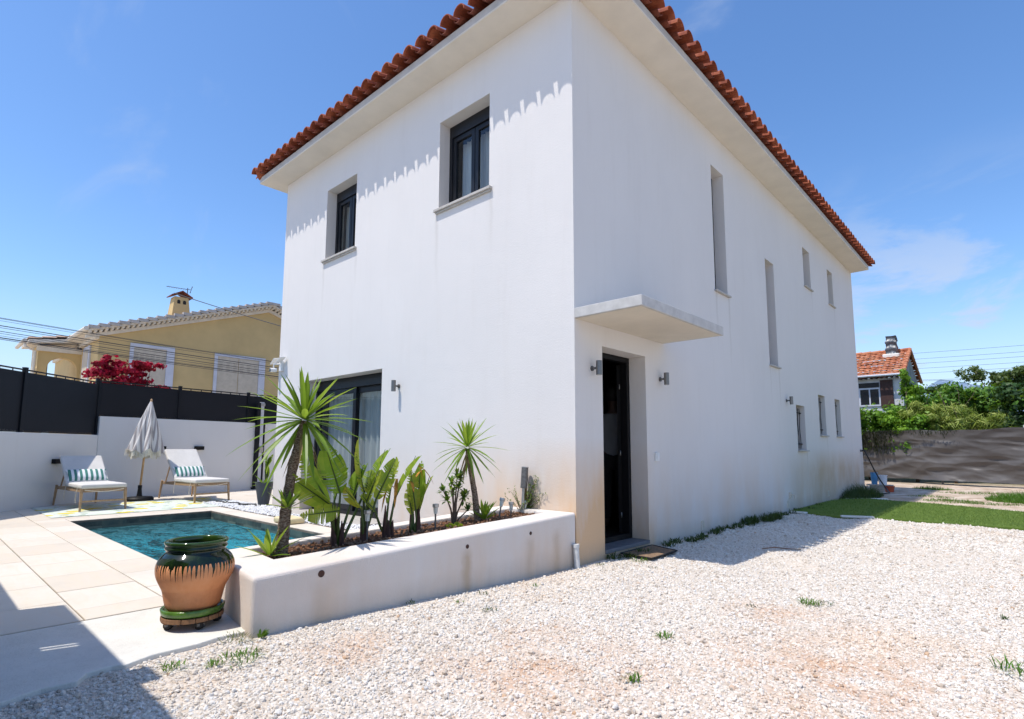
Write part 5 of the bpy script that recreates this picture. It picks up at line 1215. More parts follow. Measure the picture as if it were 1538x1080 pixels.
def tree(name, base, clumps, n_per, leaf, mat, label, cat, group=None, seed=1, trunk_r=.12, strand=0, bare=0):
    t_ = thing(name, base, label, cat, group); b = V(base); rr = random.Random(seed); m = MB()
    zc = np.mean([c[2] for c in clumps]); xc = np.mean([c[0] for c in clumps]); yc = np.mean([c[1] for c in clumps])
    fork = V((xc*.4, yc*.4, zc*.45)); m.tube([(0,0,-.2), fork*.5+V((rr.uniform(-.1,.1),0,0)), fork], [trunk_r, trunk_r*.8, trunk_r*.6], 8)
    for c in clumps: c_ = V(c[:3]); m.tube([fork, fork.lerp(c_,.5)+V((rr.uniform(-.15,.15),rr.uniform(-.15,.15),rr.uniform(0,.2))), c_+V((0,0,c[5]*.3))], [trunk_r*.5, trunk_r*.3, trunk_r*.08], 6)
    for i in range(bare):
        p = V(rr.choice(clumps)[:3]); q_ = p + V((rr.uniform(-.6,.6), rr.uniform(-.5,.5), rr.uniform(.5,1.3))); m.tube([p, p.lerp(q_,.6)+V((.05,0,0)), q_], [.012,.008,.002], 5)
    child(m, 'trunk', MT['trunk'], t_, smooth=True)
    Q, TN = crown(clumps, n_per, leaf, seed); 
    if strand: Q, TN = crown(clumps, n_per, leaf, seed, .85, strand)
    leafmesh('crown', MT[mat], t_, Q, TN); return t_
def blob(n, rx, ry, z0, z1, r, seed):
    g = random.Random(seed); return [(g.uniform(-rx,rx), g.uniform(-ry,ry), g.uniform(z0,z1), r*g.uniform(.7,1.3), r*g.uniform(.7,1.2), r*g.uniform(.6,1.0)) for _ in range(n)]
tree('hedge_bush', (-1.2,20.6,0), blob(9,1.1,.6,1.2,2.7,.75,1), 5200, .085, 't_bright', 'bright green hedge bush under the old house window', 'bush', None, 1, .06, 0, 6)
tree('hedge_bush', (.35,19.6,0), blob(8,.7,.5,1.1,2.35,.62,2) + [(.0,.2,3.2,.28,.3,.55),(-.1,.1,3.75,.16,.2,.35),(.15,.1,2.9,.35,.3,.4)], 5200, .08, 't_bright', 'tallest bright hedge bush with a shoot reaching the old gable', 'bush', None, 2, .06)
tree('creeper_bush', (-1.75,19.6,0), blob(5,.35,.4,1.2,3.3,.55,7), 4200, .08, 't_bright', 'climbing green creeper tight against the corner of white house', 'bush', None, 31, .05)
tree('weeping_bush', (1.45,19.7,0), blob(10,.95,.3,1.7,2.6,.5,5), 4600, .10, 't_yel', 'straw green weeping bush with drooping strands behind the tarp', 'bush', None, 5, .05, .5, 10)
tree('broad_tree', (1.9,24,0), blob(10,1.3,1,1.9,3.2,.8,3), 5200, .10, 't_mid', 'mid green broad tree behind the weeping bush', 'tree', None, 3, .12)
tree('broad_tree', (.7,25.5,0), blob(7,.9,.8,2.0,3.2,.75,13), 4200, .11, 't_mid', 'mid green tree beside the old house gable', 'tree', None, 13, .12)
tree('dark_tree', (3.35,22.5,0), blob(11,.85,.8,1.2,3.1,.75,4), 6000, .10, 't_dark', 'dark glossy evergreen tree next to the white van', 'tree', None, 4, .14)
tree('pine_tree', (2.4,38,0), [(-1.0,0,5.55,.75,.7,.5),(-.2,.3,5.5,.35,.4,.45),(.55,0,5.35,.9,.8,.45),(1.1,.2,5.75,.75,.7,.5),(1.7,0,5.2,.8,.7,.5),(.3,.4,4.9,1.0,.8,.4)], 2600, .11, 't_pine', 'olive toned umbrella pine with round tufts on the skyline', 'pine tree', None, 6, .16)
tree('cedar_tree', (5.25,34,0), [(-.5,0,4.9,.9,.7,.5),(.1,0,5.6,.9,.7,.5),(-.3,.2,3.9,1.0,.8,.55),(.5,0,4.5,1.1,.8,.6),(0,.2,3.1,1.1,.8,.6),(.4,0,6.2,.5,.5,.4)], 2400, .12, 't_mid', 'lacy pale green tree cut by the picture edge', 'tree', None, 16, .14)
tree('palm_bush', (-.1,30.5,0), [(.2,0,4.0,.7,.6,.35),(.6,.2,3.8,.6,.5,.3)], 1500, .14, 't_dark', 'bluish feathery tree top at the end of the old gable', 'tree', None, 18, .08)
# more greenery continuing beyond the frame and behind
for i, (x, y, zt_, mt) in enumerate(((5.2,21.5,3.4,'t_mid'),(7.4,23,4.2,'t_dark'),(9.5,21,3.6,'t_bright'),(-3.3,22.5,2.5,'t_mid'))):
    tree('garden_tree', (x,y,0), blob(8,1.1,.9,zt_*.5,zt_*.9,.9,40+i), 2600, .13, mt, ['leafy tree behind the white van','dark tree further along the tarp','bright bushy tree at the tarp end','low green bush behind the white house'][i], 'tree', None, 40+i, .12)
# ivy hanging over the tarp by the house corner, shade put into its near-black colour
def creeper():
    t_ = thing('hanging_creeper', (-.9,19.1,1.8), 'ivy strands hanging over the tarp by the house corner, coloured near black for shade', 'creeper'); g = random.Random(8); q = []; tn = []
    for i in range(300):
        s = g.uniform(3.0,4.6) if i < 220 else g.uniform(4.6,6.4); p = F0 + d*s + nn*(.14+g.uniform(0,.05)); z0 = tz(s)+g.uniform(-.05,.05); L_ = (g.uniform(.2,.9) if s < 4.4 else g.uniform(.05,.25))
        for k in range(int(L_/.05)): strap(V((p.x+.9+g.uniform(-.02,.02), p.y-19.1, z0-1.8-k*.05)), (g.uniform(-.5,.5), g.uniform(-.3,.1), -1), .07, .022, .1, g.random(), q, tn)
    leafmesh('strands', MT['ivy'], t_, q, tn)
creeper()

# white van behind the fence, mostly hidden
vn = thing('white_van', (4.3,20.4,0), 'white van roof with a dark window showing above the tarp', 'van')
m = MB(); pr = [(-1.2,.35),(-1.2,1.15),(-1.12,1.25),(-1.02,1.92),(-.9,1.98),(2.9,1.98),(3.0,1.85),(3.0,.35)]
vs = [(x,-.85,z_) for x,z_ in pr] + [(x,.85,z_) for x,z_ in pr]; n = len(pr); m.add(vs, [tuple(range(n)), tuple(range(n,2*n))[::-1]] + [(i,(i+1)%n,n+(i+1)%n,n+i) for i in range(n)]); child(m, 'body', MT['vanwhite'], vn, bevel=.05, segs=3)
m = MB(); m.box(-.92,-.1,-.862,-.852,1.32,1.84); m.box(.05,.9,-.862,-.852,1.32,1.84); child(m, 'window', MT['glass_dark'], vn)
for x, y in ((-.6,-.8),(2.2,-.8),(-.6,.8),(2.2,.8)):
    m = MB(); m.tube([(x,y-.1,.33),(x,y+.1,.33)], .33, 20); wh = child(m, 'wheel', MT['rubber'], vn)

# ------------------------------------------------------------------ old house with orange roof
oh = thing('old_house', (-.8,26.9,0), 'old white house with weathered orange tile roof and brown shutter', 'house')
xr = -.80; ye, yr, yf = 27.0, 29.35, 32.6; ez, rz_ = 4.72, 6.10
m = MB(); m.box(-9,xr,ye,yf-.2,0,4.55); gchild(m, 'wall', MT['oldwall'], oh)
m = MB(); m.add([(xr+.004,ye,3),(xr+.004,yf-.15,3),(xr+.004,yf-.15,4.55),(xr+.004,yr,rz_-.13),(xr+.004,ye,4.62)], [(0,1,2,3,4)]); gchild(m, 'gable_wall', MT['oldgable'], oh)
m = MB()
def oldroof(mb):
    rows = 13; cols = 34; x0_, x1_ = -9.0, xr+.12
    for side_, (ya, za, yb, zb_) in enumerate(((ye-.35, ez-.08, yr, rz_), (yf+.15, 4.72, yr, rz_))):
        for r_ in range(rows):
            f0, f1 = r_/rows, (r_+1.12)/rows
            for c in range(cols):
                xa = x0_+(x1_-x0_)*c/cols; xb = x0_+(x1_-x0_)*(c+1)/cols; j = random.uniform(-.012,.012)
                pts = []
                for (f, lift) in ((f0, .055), (min(f1,1), .0)):
                    for k in range(5):
                        u = k/4; bumpz = .035*math.sin(PI*u)
                        pts.append(V((xa+(xb-xa)*u, ya+(yb-ya)*f, za+(zb_-za)*f+lift+bumpz+j)))
                mb.add(pts, [(k,k+1,6+k,5+k) for k in range(4)] + [tuple([0,1,2,3,4])] )
oldroof(m); orf = gchild(m, 'roof', MT['tile_or'], oh, recalc=False)
m = MB()
for i in range(10): f = i/10; a_ = V((xr+.10,ye-.36,ez-.02)).lerp(V((xr+.10,yr,rz_+.06)), f); b_ = V((xr+.10,ye-.36,ez-.02)).lerp(V((xr+.10,yr,rz_+.06)), (i+1.1)/10); m.tube([a_, b_], [.10,.08], 8)
for i in range(10): a_ = V((xr+.10,yf+.15,4.76)).lerp(V((xr+.10,yr,rz_+.06)), i/10); b_ = V((xr+.10,yf+.15,4.76)).lerp(V((xr+.10,yr,rz_+.06)), (i+1.1)/10); m.tube([a_, b_], [.08,.065], 8)
for i in range(20): m.tube([(xr+.1-.42*i,yr,rz_+.05),(xr+.1-.42*(i+1.1),yr,rz_+.04)], [.10,.085], 8)
gchild(m, 'verge_tiles', MT['tile_or'], orf)
m = MB(); m.tube([(-9,ye-.42,ez-.07),(xr+.06,ye-.42,ez-.09)], .055, 8); m.tube([(xr-.02,ye-.42,ez-.1),(xr-.02,ye-.42,ez-.28),(xr-.02,ye-.05,ez-.55),(xr-.02,ye-.05,1)], .035, 8); gchild(m, 'gutter', MT['blue_trim'], oh)
m = MB(); 
for i in range(40): x = -9+i*.21; m.box(x, x+.07, ye-.34, ye-.002, ez-.20, ez-.13)
gchild(m, 'rafter_ends', MT['brownshut'], oh)
ow = MB(); ow.box(-2.62,-1.72,ye-.05,ye-.0015,3.2,4.34); owo = gchild(ow, 'window', MT['blue_trim'], oh)
ow = MB(); ow.box(-2.55,-2.19,ye-.056,ye-.0505,3.28,4.02); ow.box(-2.13,-1.78,ye-.056,ye-.0505,3.28,4.02); ow.box(-2.60,-1.74,ye-.056,ye-.0505,4.1,4.34); gchild(ow, 'pane', MT['glass_dark'], owo)
ow = MB(); ow.box(-1.70,-1.19,ye-.07,ye-.003,3.1,4.44)
for i in range(5): ow.box(-1.69+.1*i,-1.605+.1*i,ye-.078,ye-.0705,3.12,4.42)
gchild(ow, 'shutter', MT['brownshut'], oh)
def old_chimney():
    m = MB(); rr = random.Random(4)
    def P(u, v):
        a = 2*PI*u; r = (.27 - .05*v)*(1+.10*noise.noise(V((math.cos(a)*2.2,math.sin(a)*2.2,v*7)))) + .035*math.sin(v*22+3*math.sin(a)); q = max(abs(math.cos(a)),abs(math.sin(a)))
        return V((-1.42+r*math.cos(a)/q*.9+.03*v, 28.95+r*math.sin(a)/q*.9, 5.62+1.22*v+.03*noise.noise(V((math.cos(a)*3,math.sin(a)*3,v*3)))))
    m.grid(P, 48, 34); m.add([P(i/12,1) for i in range(12)], [tuple(range(12))]); ch = gchild(m, 'chimney', MT['tarpwrap'], orf, smooth=False); tag(ch, 'chimney wrapped in creased dark grey sheeting')
    m = MB(); m.box(-1.78,-1.06,28.62,29.25,5.7,5.93); gchild(m, 'mortar_collar', MT['cement'], orf, bevel=.05)
old_chimney()

# ------------------------------------------------------------------ ochre house over the fence
yh = thing('ochre_house', (-19,-.45,0), 'ochre yellow house with pale tile gable roof and cream shutters', 'house')
gx = -19.0; y0_, ym, y1_ = -.45, 5.0, 10.45; ze, za = 4.80, 6.60; bx_ = -27.
m = MB(); m.add([(gx,y0_,0),(gx,y1_,0),(gx,y1_,ze),(gx,ym,za),(gx,y0_,ze), (bx_,y0_,0),(bx_,y1_,0),(bx_,y1_,ze),(bx_,ym,za),(bx_,y0_,ze)], [(0,1,2,3,4),(9,8,7,6,5),(0,4,9,5),(1,6,7,2)])
gchild(m, 'wall', MT['yellow'], yh)
# roof slab with tile ridges and stepped tiled verge
def yroof():
    ov = .38; sl_ = (za-ze)/(ym-y0_); m = MB(); vg = MB()
    for s in (-1,1):
        ye_ = ym + s*(ym-y0_+ov); zE = za - sl_*(ym-y0_+ov) + .24; zR = za+.27
        n = 26; rows = 22
        for r_ in range(rows):
            f0, f1 = r_/rows, min(1,(r_+1.1)/rows); yA, yB = ye_+(ym-ye_)*f0, ye_+(ym-ye_)*f1; zA, zB = zE+(zR-zE)*f0, zE+(zR-zE)*f1
            for i in range(n):
                xa = gx+.42-(8.6)*i/n; xb = gx+.42-8.6*(i+1)/n
                pts = [V((xa+(xb-xa)*k/4, yA, zA+.05+.06*math.sin(PI*k/4))) for k in range(5)] + [V((xa+(xb-xa)*k/4, yB, zB+.0+.06*math.sin(PI*k/4))) for k in range(5)]
                m.add(pts, [(k,k+1,6+k,5+k) for k in range(4)] + [(0,1,2,3,4)])
            # verge tiles, stepped
            vg.box(gx+.32, gx+.46, min(yA,yB)+.004*r_*0, max(yA,yB), -.02, .085, Matrix.Translation((0,0,(zA+zB)/2)))
    r = gchild(m, 'roof', MT['tile_pale'], yh, recalc=False); gchild(vg, 'verge', MT['verge'], r)
    tr = MB()
    for s in (-1,1):
        ye_ = ym + s*(ym-y0_+ov); zE = za - sl_*(ym-y0_+ov); 
        for (xa, xb, la, lb) in ((gx+.002, gx+.10, -.02, .10), (gx+.002, gx+.40, .175, .238)):
            tr.add([(xa,ye_,zE+la),(xb,ye_,zE+la),(xb,ym,za+la),(xa,ym,za+la),(xa,ye_,zE+lb),(xb,ye_,zE+lb),(xb,ym,za+lb),(xa,ym,za+lb)], [(0,1,2,3),(7,6,5,4),(0,4,5,1),(1,5,6,2),(2,6,7,3),(3,7,4,0)])
        # dentils of the tiled cornice
        n = 40
        for i in range(n):
            f = (i+.5)/n; y = ye_+(ym-ye_)*f; z_ = zE+(za-zE)*f; tr.tube([(gx+.102,y,z_+.125),(gx+.34,y,z_+.145)], .042, 8)
    # eave soffit on the -y side
    zE = za - sl_*(ym-y0_+ov)
    tr.box(bx_, gx+.001, y0_-ov, y0_-.001, zE+.17, zE+.235); tr.box(bx_, gx+.0015, y0_-.10, y0_-.002, zE+.02, zE+.169)
    gchild(tr, 'cornice', MT['cream_trim'], yh)
    g_ = MB(); g_.tube([(bx_,y0_-ov-.05,zE+.26),(gx+.42,y0_-ov-.05,zE+.25)], .07, 8); gchild(g_, 'gutter', MT['cream_trim'], yh)
yroof()
def shut_window(y0w, y1w, z0w, z1w, split):
    fr = MB(); w_ = .11
    fr.box(gx+.001,gx+.05,y0w,y0w+w_,z0w,z1w); fr.box(gx+.001,gx+.05,y1w-w_*2.2,y1w,z0w,z1w); fr.box(gx+.001,gx+.0505,y0w+w_,y1w-w_*2.2,z1w-w_,z1w)
    w = gchild(fr, 'window', MT['blue_trim'], yh)
    a, b = y0w+w_+.005, y1w-w_*2.2-.005; n = 6; sh = MB(); gp_ = MB()
    parts_ = [(a, (a+b)/2-.01), ((a+b)/2+.01, b)] if split else [(a, b)]
    for (p, q) in parts_: sh.box(gx+.001, gx+.02, p, q, z0w, z1w-w_-.003)
    for i in range(n):
        c = a+(b-a)*(i+.5)/n; 
        for r_ in range(6): zz = z1w-w_-.25-r_*.06; gp_.box(gx+.0205, gx+.024, c-.06, c+.06, zz, zz+.03)  # raised darker strips in place of shaded gaps
    s_ = gchild(sh, 'shutter', MT['shutter'], w); gchild(gp_, 'louvre_shade', MT['shutter_gap'], s_)
shut_window(.41,1.75,2.6,4.68,False); shut_window(3.08,4.96,2.6,4.68,True)
# wall window on the shaded side, porch with arches
fr = MB(); fr.box(-21.1,-20.1,y0_-.05,y0_-.001,2.6,4.62); w = gchild(fr, 'window', MT['blue_trim'], yh); fr = MB(); fr.box(-20.95,-20.25,y0_-.06,y0_-.0505,2.6,4.48); gchild(fr, 'shutter', MT['shutter'], w)
def arch_wall(mb, O, u, w, z0, z1, ac, ar, zspring, th, nv):
    """wall from O along u (unit), width w with an arched opening centred ac radius ar"""
    n = 14; fr_ = []
    def P(s, z_, t): return O + u*s + V((0,0,z_)) + nv*t
    outline = [(ac-ar, z0)] + [(ac-ar*math.cos(PI*i/n), zspring+ar*math.sin(PI*i/n)) for i in range(n+1)] + [(ac+ar, z0)]
    for t, fl in ((0, False), (th, True)):
        mb.add([P(0,z0,t), P(ac-ar,z0,t), P(ac-ar,z1,t), P(0,z1,t)], [(0,1,2,3)]); mb.add([P(ac+ar,z0,t), P(w,z0,t), P(w,z1,t), P(ac+ar,z1,t)], [(0,1,2,3)])
        for i in range(n):
            a, b = outline[i+1], outline[i+2]; mb.add([P(a[0],a[1],t), P(b[0],b[1],t), P(b[0],z1,t), P(a[0],z1,t)], [(0,1,2,3)])
    for a, b in zip(outline[:-1], outline[1:]): mb.add([P(*a,0), P(*b,0), P(*b,th), P(*a,th)], [(0,1,2,3)])
pm = MB(); px_ = -21.7; pw = 1.18; zt_ = 4.66
arch_wall(pm, V((px_,y0_-.002,0)), V((0,-1,0)), pw, 0, zt_, .50, .42, 3.87, .28, V((-1,0,0)))
arch_wall(pm, V((px_,y0_-pw,0)), V((-1,0,0)), 1.45, 0, zt_, .74, .42, 3.87, .28, V((0,1,0)))
gchild(pm, 'porch_wall', MT['yellow'], yh, recalc=False)
pm = MB(); 
for i in range(14):
    f0, f1 = i/14, (i+1.1)/14
pr_ = [(y0_-pw-.32, 4.66), (y0_+.3, 5.02)]
for c in range(8):
    xa = px_+.35-1.95*c/8; xb = px_+.35-1.95*(c+1)/8
    for r_ in range(5):
        f0, f1 = r_/5, min(1,(r_+1.1)/5); pts = [V((xa+(xb-xa)*k/4, pr_[0][0]+(pr_[1][0]-pr_[0][0])*f, pr_[0][1]+(pr_[1][1]-pr_[0][1])*f+l+.06*math.sin(PI*k/4)+.12)) for f, l in ((f0,.04),(f1,0)) for k in range(5)]
        pm.add(pts, [(k,k+1,6+k,5+k) for k in range(4)]+[(0,1,2,3,4)])
gchild(pm, 'porch_roof', MT['tile_pale'], yh, recalc=False)
pm = MB(); pm.add([(px_+.33,y0_-pw-.30,4.66),(px_+.33,y0_-.003,4.87),(px_-1.55,y0_-.003,4.87),(px_-1.55,y0_-pw-.30,4.66),(px_+.33,y0_-pw-.30,4.78),(px_+.33,y0_-.003,4.99),(px_-1.55,y0_-.003,4.99),(px_-1.55,y0_-pw-.30,4.78)], [(0,1,2,3),(7,6,5,4),(0,4,5,1),(1,5,6,2),(2,6,7,3),(3,7,4,0)])
pm.box(px_+.001,px_+.12,y0_-pw-.06,y0_-.003,4.46,4.64); pm.tube([(px_+.42,y0_-pw-.42,4.72),(px_-1.55,y0_-pw-.42,4.70)], .06, 8); pm.tube([(px_+.28,y0_-pw-.40,4.68),(px_+.28,y0_-pw-.38,4.52),(px_+.1,y0_-pw-.1,4.42),(px_+.02,y0_-pw-.1,3)], .045, 8)
gchild(pm, 'porch_cornice', MT['cream_trim'], yh)
def ychim():
    m = MB(); c = V((-21,2.36,0)); 
    def ring(w_, z_): return [c+V((sx*w_,sy*w_,z_)) for sx,sy in ((-1,-1),(1,-1),(1,1),(-1,1))]
    vs = ring(.33,5.6)+ring(.31,6.3)+ring(.24,7.0); m.add(vs, [(0,1,5,4),(1,2,6,5),(2,3,7,6),(3,0,4,7),(4,5,9,8),(5,6,10,9),(6,7,11,10),(7,4,8,11),(8,9,10,11)])
    ch = gchild(m, 'chimney', MT['yellow'], yh); m = MB()
    for yy in (-.10,.10): m.tube([c+V((.235,yy,6.82)), c+V((.27,yy,6.82))], .055, 12); m.box(c.x+.236,c.x+.268,c.y+yy-.055,c.y+yy+.055,6.72,6.82)
    gchild(m, 'flue_opening', MT['interior'], ch)  # solid near-black pieces painted as the shade of the flue mouths
    m = MB(); m.add([c+V((-.33,-.37,7.0)),c+V((.33,-.37,7.0)),c+V((.33,0,7.2)),c+V((-.33,0,7.2)),c+V((.33,.37,7.0)),c+V((-.33,.37,7.0)),c+V((-.33,-.37,7.04)),c+V((.33,-.37,7.04)),c+V((.33,0,7.25)),c+V((-.33,0,7.25)),c+V((.33,.37,7.04)),c+V((-.33,.37,7.04))], [(0,1,2,3),(3,2,4,5),(6,7,8,9),(9,8,10,11),(0,1,7,6),(4,5,11,10),(1,2,8,7),(2,4,10,8),(0,3,9,6),(3,5,11,9)]); gchild(m, 'chimney_cap', MT['tile_end'], ch)
    m = MB(); m.box(c.x-.275,c.x+.28,c.y-.28,c.y+.28,6.5,6.53); gchild(m, 'string_band', MT['cream_trim'], ch)
ychim()
an = thing('tv_antenna', (-21.3,2.7,6.4), 'thin metal television antenna behind the ochre chimney', 'antenna')
m = MB(); m.tube([(0,0,-.4),(0,0,1.15)], .018, 6); child(m, 'mast', MT['steel_dark'], an)
m = MB(); m.tube([(0,-.75,1.06),(0,.12,1.10)], .011, 5)
for i in range(9): y = -.7+i*.08; m.tube([(-.10,y,1.063),(.10,y,1.063)], .006, 4)
m.tube([(0,.1,.95),(0,.16,1.25)], .011, 5); m.tube([(-.15,.13,1.0),(.15,.13,1.2)], .008, 4); child(m, 'antenna_arms', MT['steel_dark'], an)
# bougainvillea in front of it
bgn = tree('bougainvillea', (-13.8,-.95,0), [(-.0,-.45,3.05,.3,.34,.2),(0,-.05,3.1,.3,.4,.26),(0,.15,2.85,.3,.45,.26),(0,.5,2.85,.3,.4,.2),(0,.45,3.3,.25,.30,.13),(0,.75,3.3,.2,.22,.10),(0,.95,2.7,.3,.3,.14),(0,-.1,2.6,.3,.5,.4),(0,.6,2.4,.3,.7,.4),(0,-.25,3.35,.15,.12,.14)], 2300, .075, 'bougain', 'crimson bougainvillea in flower showing above the dark fence', 'bougainvillea', None, 11, .04)
# overhead cables
def cable(p, q, sag, r, label, group, k=24):
    m = MB(); p, q = V(p), V(q); m.tube([p.lerp(q, i/k) - V((0,0,sag*4*(i/k)*(1-i/k))) for i in range(k+1)], r, 5); tag(m.build('overhead_cable', MT['cable']), label, 'cable', group)
specs = [(4.93,0.0068,0),(4.90,0.0056,.0),(4.84,0.0043,0),(4.71,0.0112,0),(4.69,0.0062,-.03),(4.62,0.0081,-.05),(4.60,0.0056,-.08),(4.56,0.0050,-.1),(4.42,0.0050,-.03),(4.36,0.0099,0),(4.39,0.0043,-.05),(4.33,0.0037,-.02)]
for i, (z_, r, dz) in enumerate(specs):
    sl_ = -.058 + dz*.05; y0c, y1c = -9, 16
    cable((-15+.06*i, y0c, z_-(y0c+3.2)*(-.062)+ .10+dz), (-15+.06*i, y1c, z_+(y1c+3.2)*(-.066)+.25+dz*2.4), .30, r, 'thin dark cable in the bundle crossing before the ochre house', 'street cables before the ochre house')
cable((-15,-1.0,6.2),(-15.5,9,4.9),.10,.013,'single cable passing behind the ochre chimney and down to the white house','', 20) if False else cable((-17.5,1.2,6.30),(-13,5.6,4.48),.06,.013,'single cable running down from the ochre chimney towards the white house','upper cables')
for i, (z_, dz) in enumerate(((10.43,-.20),(9.86,-.19),(9.42,-.16),(8.94,-.18),(8.47,-.15),(7.86,-.40),(7.76,-.40))):
    cable((-14,60,z_-dz*1.0),(16,60,z_+dz*3.7*.6),.15,.013,'fine power line high over the far trees and hills','distant power lines')

# ------------------------------------------------------------------ hills
def hills():
    m = MB(); pts = [(-3200,120),(-1500,190),(-700,215),(-330,245),(-256,300),(-189,292),(-103,262),(-48,300),(60,318),(300,360),(700,300),(1400,240),(3000,200)]
    xs = [p[0] for p in pts]; zs_ = [p[1] for p in pts]
    def P(u, v):
        x = -3200+6200*u; h = float(np.interp(x, xs, zs_)); y = 3000 - 1500*(1-v); n = noise.fractal(V((x*.006, v*3, 0)), 1, 2, 6)
        hh = h*(v**.8) + 24*n*(v*(1.0-.55*v)) + 5*noise.noise(V((x*.05,v*9,2)))*v
        return V((x, y, hh-2))
    m.grid(P, 620, 26); structure(m, 'hills', MT['hill'], smooth=True)
hills()

# ------------------------------------------------------------------ person in the dark hallway, seen from behind
def person():
    t_ = thing('person', (-.80,1.93,.082), 'person seen from behind in a pale shirt and dark trousers inside the open doorway', 'person', None, R(-58)); t_.scale = (1.03,1.03,1.04)
    def skinned(name, verts, edges, radii, mat, root=0, par=t_, sub=2):
        me = bpy.data.meshes.new(name); me.from_pydata(verts, edges, []); o = bpy.data.objects.new(name, me); COL.objects.link(o); o.parent = par
        sk = o.modifiers.new('skin', 'SKIN'); sk.use_smooth_shade = True
        for i, r in enumerate(radii): me.skin_vertices[0].data[i].radius = (r, r) if not isinstance(r, tuple) else r
        me.skin_vertices[0].data[root].use_root = True
        s = o.modifiers.new('sub', 'SUBSURF'); s.levels = sub; s.render_levels = sub; me.materials.append(mat); return o
    # body: faces -X (away from the camera), y is across
    bv = [(0,0,.92),(0,0,1.08),(0,0,1.25),(0,0,1.40),(0,0,1.48),(.0,0,1.56),(-.01,0,1.66),(-.01,0,1.76), (0,.17,1.40),(.02,.24,1.16),(-.16,.22,1.0),(-.24,.21,.98), (0,-.17,1.40),(.02,-.24,1.16),(-.10,-.22,.94),(-.18,-.21,.90),
          (0,.09,.86),(0,.10,.48),(.02,.10,.09),(-.12,.10,.04),(0,-.09,.86),(0,-.10,.48),(.02,-.10,.09),(-.12,-.10,.04)]
    be = [(0,1),(1,2),(2,3),(3,4),(4,5),(5,6),(6,7),(3,8),(8,9),(9,10),(10,11),(3,12),(12,13),(13,14),(14,15),(0,16),(16,17),(17,18),(18,19),(0,20),(20,21),(21,22),(22,23)]
    br = [(.10,.15),(.09,.135),(.105,.16),(.09,.15),.055,.055,.085,.075,.058,.042,.030,.032,.058,.042,.030,.032,.085,.062,.042,.035,.085,.062,.042,.035]
    body = skinned('body', bv, be, br, MT['skin'])
    sv = [(0,0,.84),bv[1],bv[2],bv[3],(0,0,1.46),bv[8],bv[9],(-.10,.225,1.05),bv[12],bv[13],(-.06,-.225,1.0)]
    skinned('shirt', sv, [(0,1),(1,2),(2,3),(3,4),(3,5),(5,6),(6,7),(3,8),(8,9),(9,10)], [(.125,.18),(.11,.16),(.125,.18),(.11,.17),.065,.072,.056,.045,.072,.056,.045], MT['shirt'])
    skinned('trousers', [(0,0,.95),bv[16],bv[17],(.02,.10,.11),bv[20],bv[21],(.02,-.10,.11)], [(0,1),(1,2),(2,3),(0,4),(4,5),(5,6)], [(.12,.17),.10,.078,.062,.10,.078,.062], MT['trouser'])
    h = MB(); h.lathe([(0,.14),(.06,.125),(.098,.07),(.102,.0),(.09,-.05),(.07,-.08)], (.008,0,1.70), 20); child(h, 'hair', MT['hair'], t_, smooth=True)
    for s, hx, hz in ((1,-.24,.98),(-1,-.18,.90)):
        for k in range(5):
            ln = (.05,.07,.078,.07,.055)[k]; y0h = s*.21 + (k-2)*.017
            f = MB()
            if k == 0: f.tube([(hx,s*.18,hz),(hx-.03,s*.155,hz-.005),(hx-.055,s*.15,hz-.02)], [.011,.010,.007], 6)
            else: f.tube([(hx-.02,y0h,hz),(hx-.02-ln*.6,y0h,hz-.01),(hx-.02-ln,y0h,hz-.035)], [.010,.009,.006], 6)
            child(f, 'finger', MT['skin'], t_, smooth=True)
person()

# ------------------------------------------------------------------ light, sky, camera
S = V((-.128,-.42,1)).normalized(); elev = math.asin(S.z)
sun = bpy.data.lights.new('sun', 'SUN'); sun.energy = 4.65; sun.angle = R(.55); sun.color = (1,.945,.865)
so = bpy.data.objects.new('sun', sun); COL.objects.link(so); so.rotation_euler = (-S).to_track_quat('-Z', 'Y').to_euler()
w = bpy.data.worlds.new('World'); SC.world = w; w.use_nodes = True; nt = w.node_tree; nt.nodes.clear()
N = nt.nodes.new; Lk = nt.links.new
out = N('ShaderNodeOutputWorld'); sky = N('ShaderNodeTexSky'); sky.sky_type = 'NISHITA'; sky.sun_disc = False; sky.sun_elevation = elev; sky.sun_rotation = math.atan2(S.x, S.y); sky.dust_density = .6; sky.ozone_density = 2.2; sky.air_density = 1.0; sky.altitude = 50
hs = N('ShaderNodeHueSaturation'); hs.inputs['Value'].default_value = 1.44; hs.inputs['Saturation'].default_value = 1.18; hs.inputs['Hue'].default_value = .502; Lk(sky.outputs[0], hs.inputs['Color'])
bg = N('ShaderNodeBackground'); bg.inputs[1].default_value = .15; tn_ = N('ShaderNodeMix'); tn_.data_type = 'RGBA'; tn_.blend_type = 'MULTIPLY'; tn_.inputs[0].default_value = 1; tn_.inputs[7].default_value = (.985,1.0,1.04,1); Lk(hs.outputs[0], tn_.inputs[6]); Lk(tn_.outputs[2], bg.inputs[0])
tc = N('ShaderNodeTexCoord'); sx = N('ShaderNodeSeparateXYZ'); Lk(tc.outputs['Generated'], sx.inputs[0])
def MA(op, a, b=0, c=False):
    m_ = N('ShaderNodeMath'); m_.operation = op; m_.use_clamp = c
    for i, v in enumerate((a, b)):
        if hasattr(v, 'is_output'): Lk(v, m_.inputs[i])
        else: m_.inputs[i].default_value = v
    return m_.outputs[0]
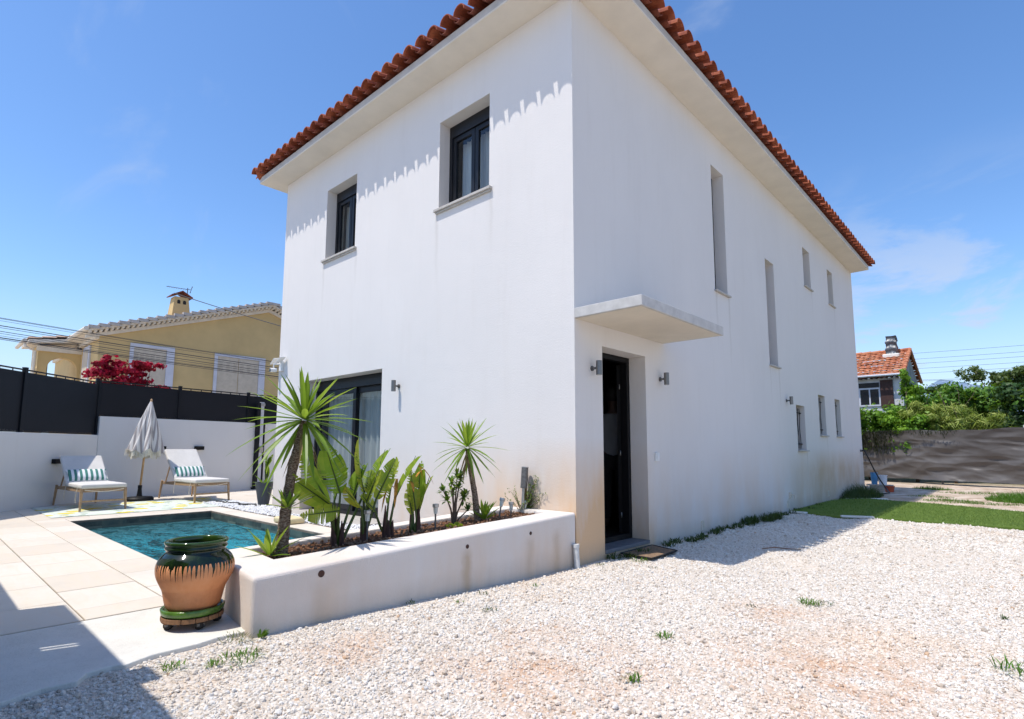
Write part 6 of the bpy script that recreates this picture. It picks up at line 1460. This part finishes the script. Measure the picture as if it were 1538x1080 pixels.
def noi(scale, rot, sc3, detail=7, dist=.6):
    mp = N('ShaderNodeMapping'); mp.inputs['Scale'].default_value = sc3; mp.inputs['Rotation'].default_value = rot; Lk(tc.outputs['Generated'], mp.inputs[0])
    n_ = N('ShaderNodeTexNoise'); n_.inputs['Scale'].default_value = scale; n_.inputs['Detail'].default_value = detail; n_.inputs['Roughness'].default_value = .6; n_.inputs['Distortion'].default_value = dist; Lk(mp.outputs[0], n_.inputs[0]); return n_.outputs[0]
def rng_(v, a, b):
    r = N('ShaderNodeMapRange'); r.inputs[1].default_value = a; r.inputs[2].default_value = b; r.interpolation_type = 'SMOOTHSTEP'; Lk(v, r.inputs[0]); return r.outputs[0]
wisps = rng_(noi(2.4, (.3,.5,.9), (1,2.6,2.0)), .56, .80)
low = noi(4.6, (0,0,1.1), (1,1,3.0), 8, .35)
lowm = rng_(low, .43, .60)
band = MA('MULTIPLY', rng_(sx.outputs[2], .44, .14), rng_(sx.outputs[1], .25, .90))     # low in the +Y sky
c_ = MA('ADD', MA('MULTIPLY', wisps, .30), MA('MULTIPLY', MA('MULTIPLY', lowm, band), .85), True)
haze = MA('MULTIPLY', rng_(sx.outputs[2], .26, .0), .62)
c_ = MA('MAXIMUM', c_, haze)
cb = N('ShaderNodeBackground'); cb.inputs[0].default_value = (.66,.76,.95,1); cb.inputs[1].default_value = .92
mx = N('ShaderNodeMixShader'); Lk(c_, mx.inputs[0]); Lk(bg.outputs[0], mx.inputs[1]); Lk(cb.outputs[0], mx.inputs[2]); Lk(mx.outputs[0], out.inputs[0])

cam = bpy.data.cameras.new('camera'); co = bpy.data.objects.new('camera', cam); COL.objects.link(co); SC.camera = co
yaw, pit, rol = .7384, .1112, .0019
F = V((-math.sin(yaw)*math.cos(pit), math.cos(yaw)*math.cos(pit), math.sin(pit))); RT = V((math.cos(yaw), math.sin(yaw), 0)); UP = RT.cross(F)
R2 = RT*math.cos(rol)+UP*math.sin(rol); U2 = UP*math.cos(rol)-RT*math.sin(rol)
co.matrix_world = Matrix(((R2.x,U2.x,-F.x,3.2912),(R2.y,U2.y,-F.y,-4.4562),(R2.z,U2.z,-F.z,1.1311),(0,0,0,1)))
cam.sensor_width = 36; cam.lens = 36*833.3044/1538; cam.shift_x = -9.5867/1538; cam.shift_y = 40.6254/1538; cam.clip_start = .05; cam.clip_end = 12000
SC.view_settings.view_transform = 'Standard'; SC.view_settings.look = 'None'; SC.view_settings.exposure = 0; SC.view_settings.gamma = 1
SC.render.engine = 'CYCLES'; SC.cycles.max_bounces = 8; SC.cycles.diffuse_bounces = 4; SC.cycles.transparent_max_bounces = 12; SC.cycles.use_denoising = True
SC.cycles.sample_clamp_indirect = 8; SC.cycles.caustics_reflective = False; SC.cycles.caustics_refractive = False
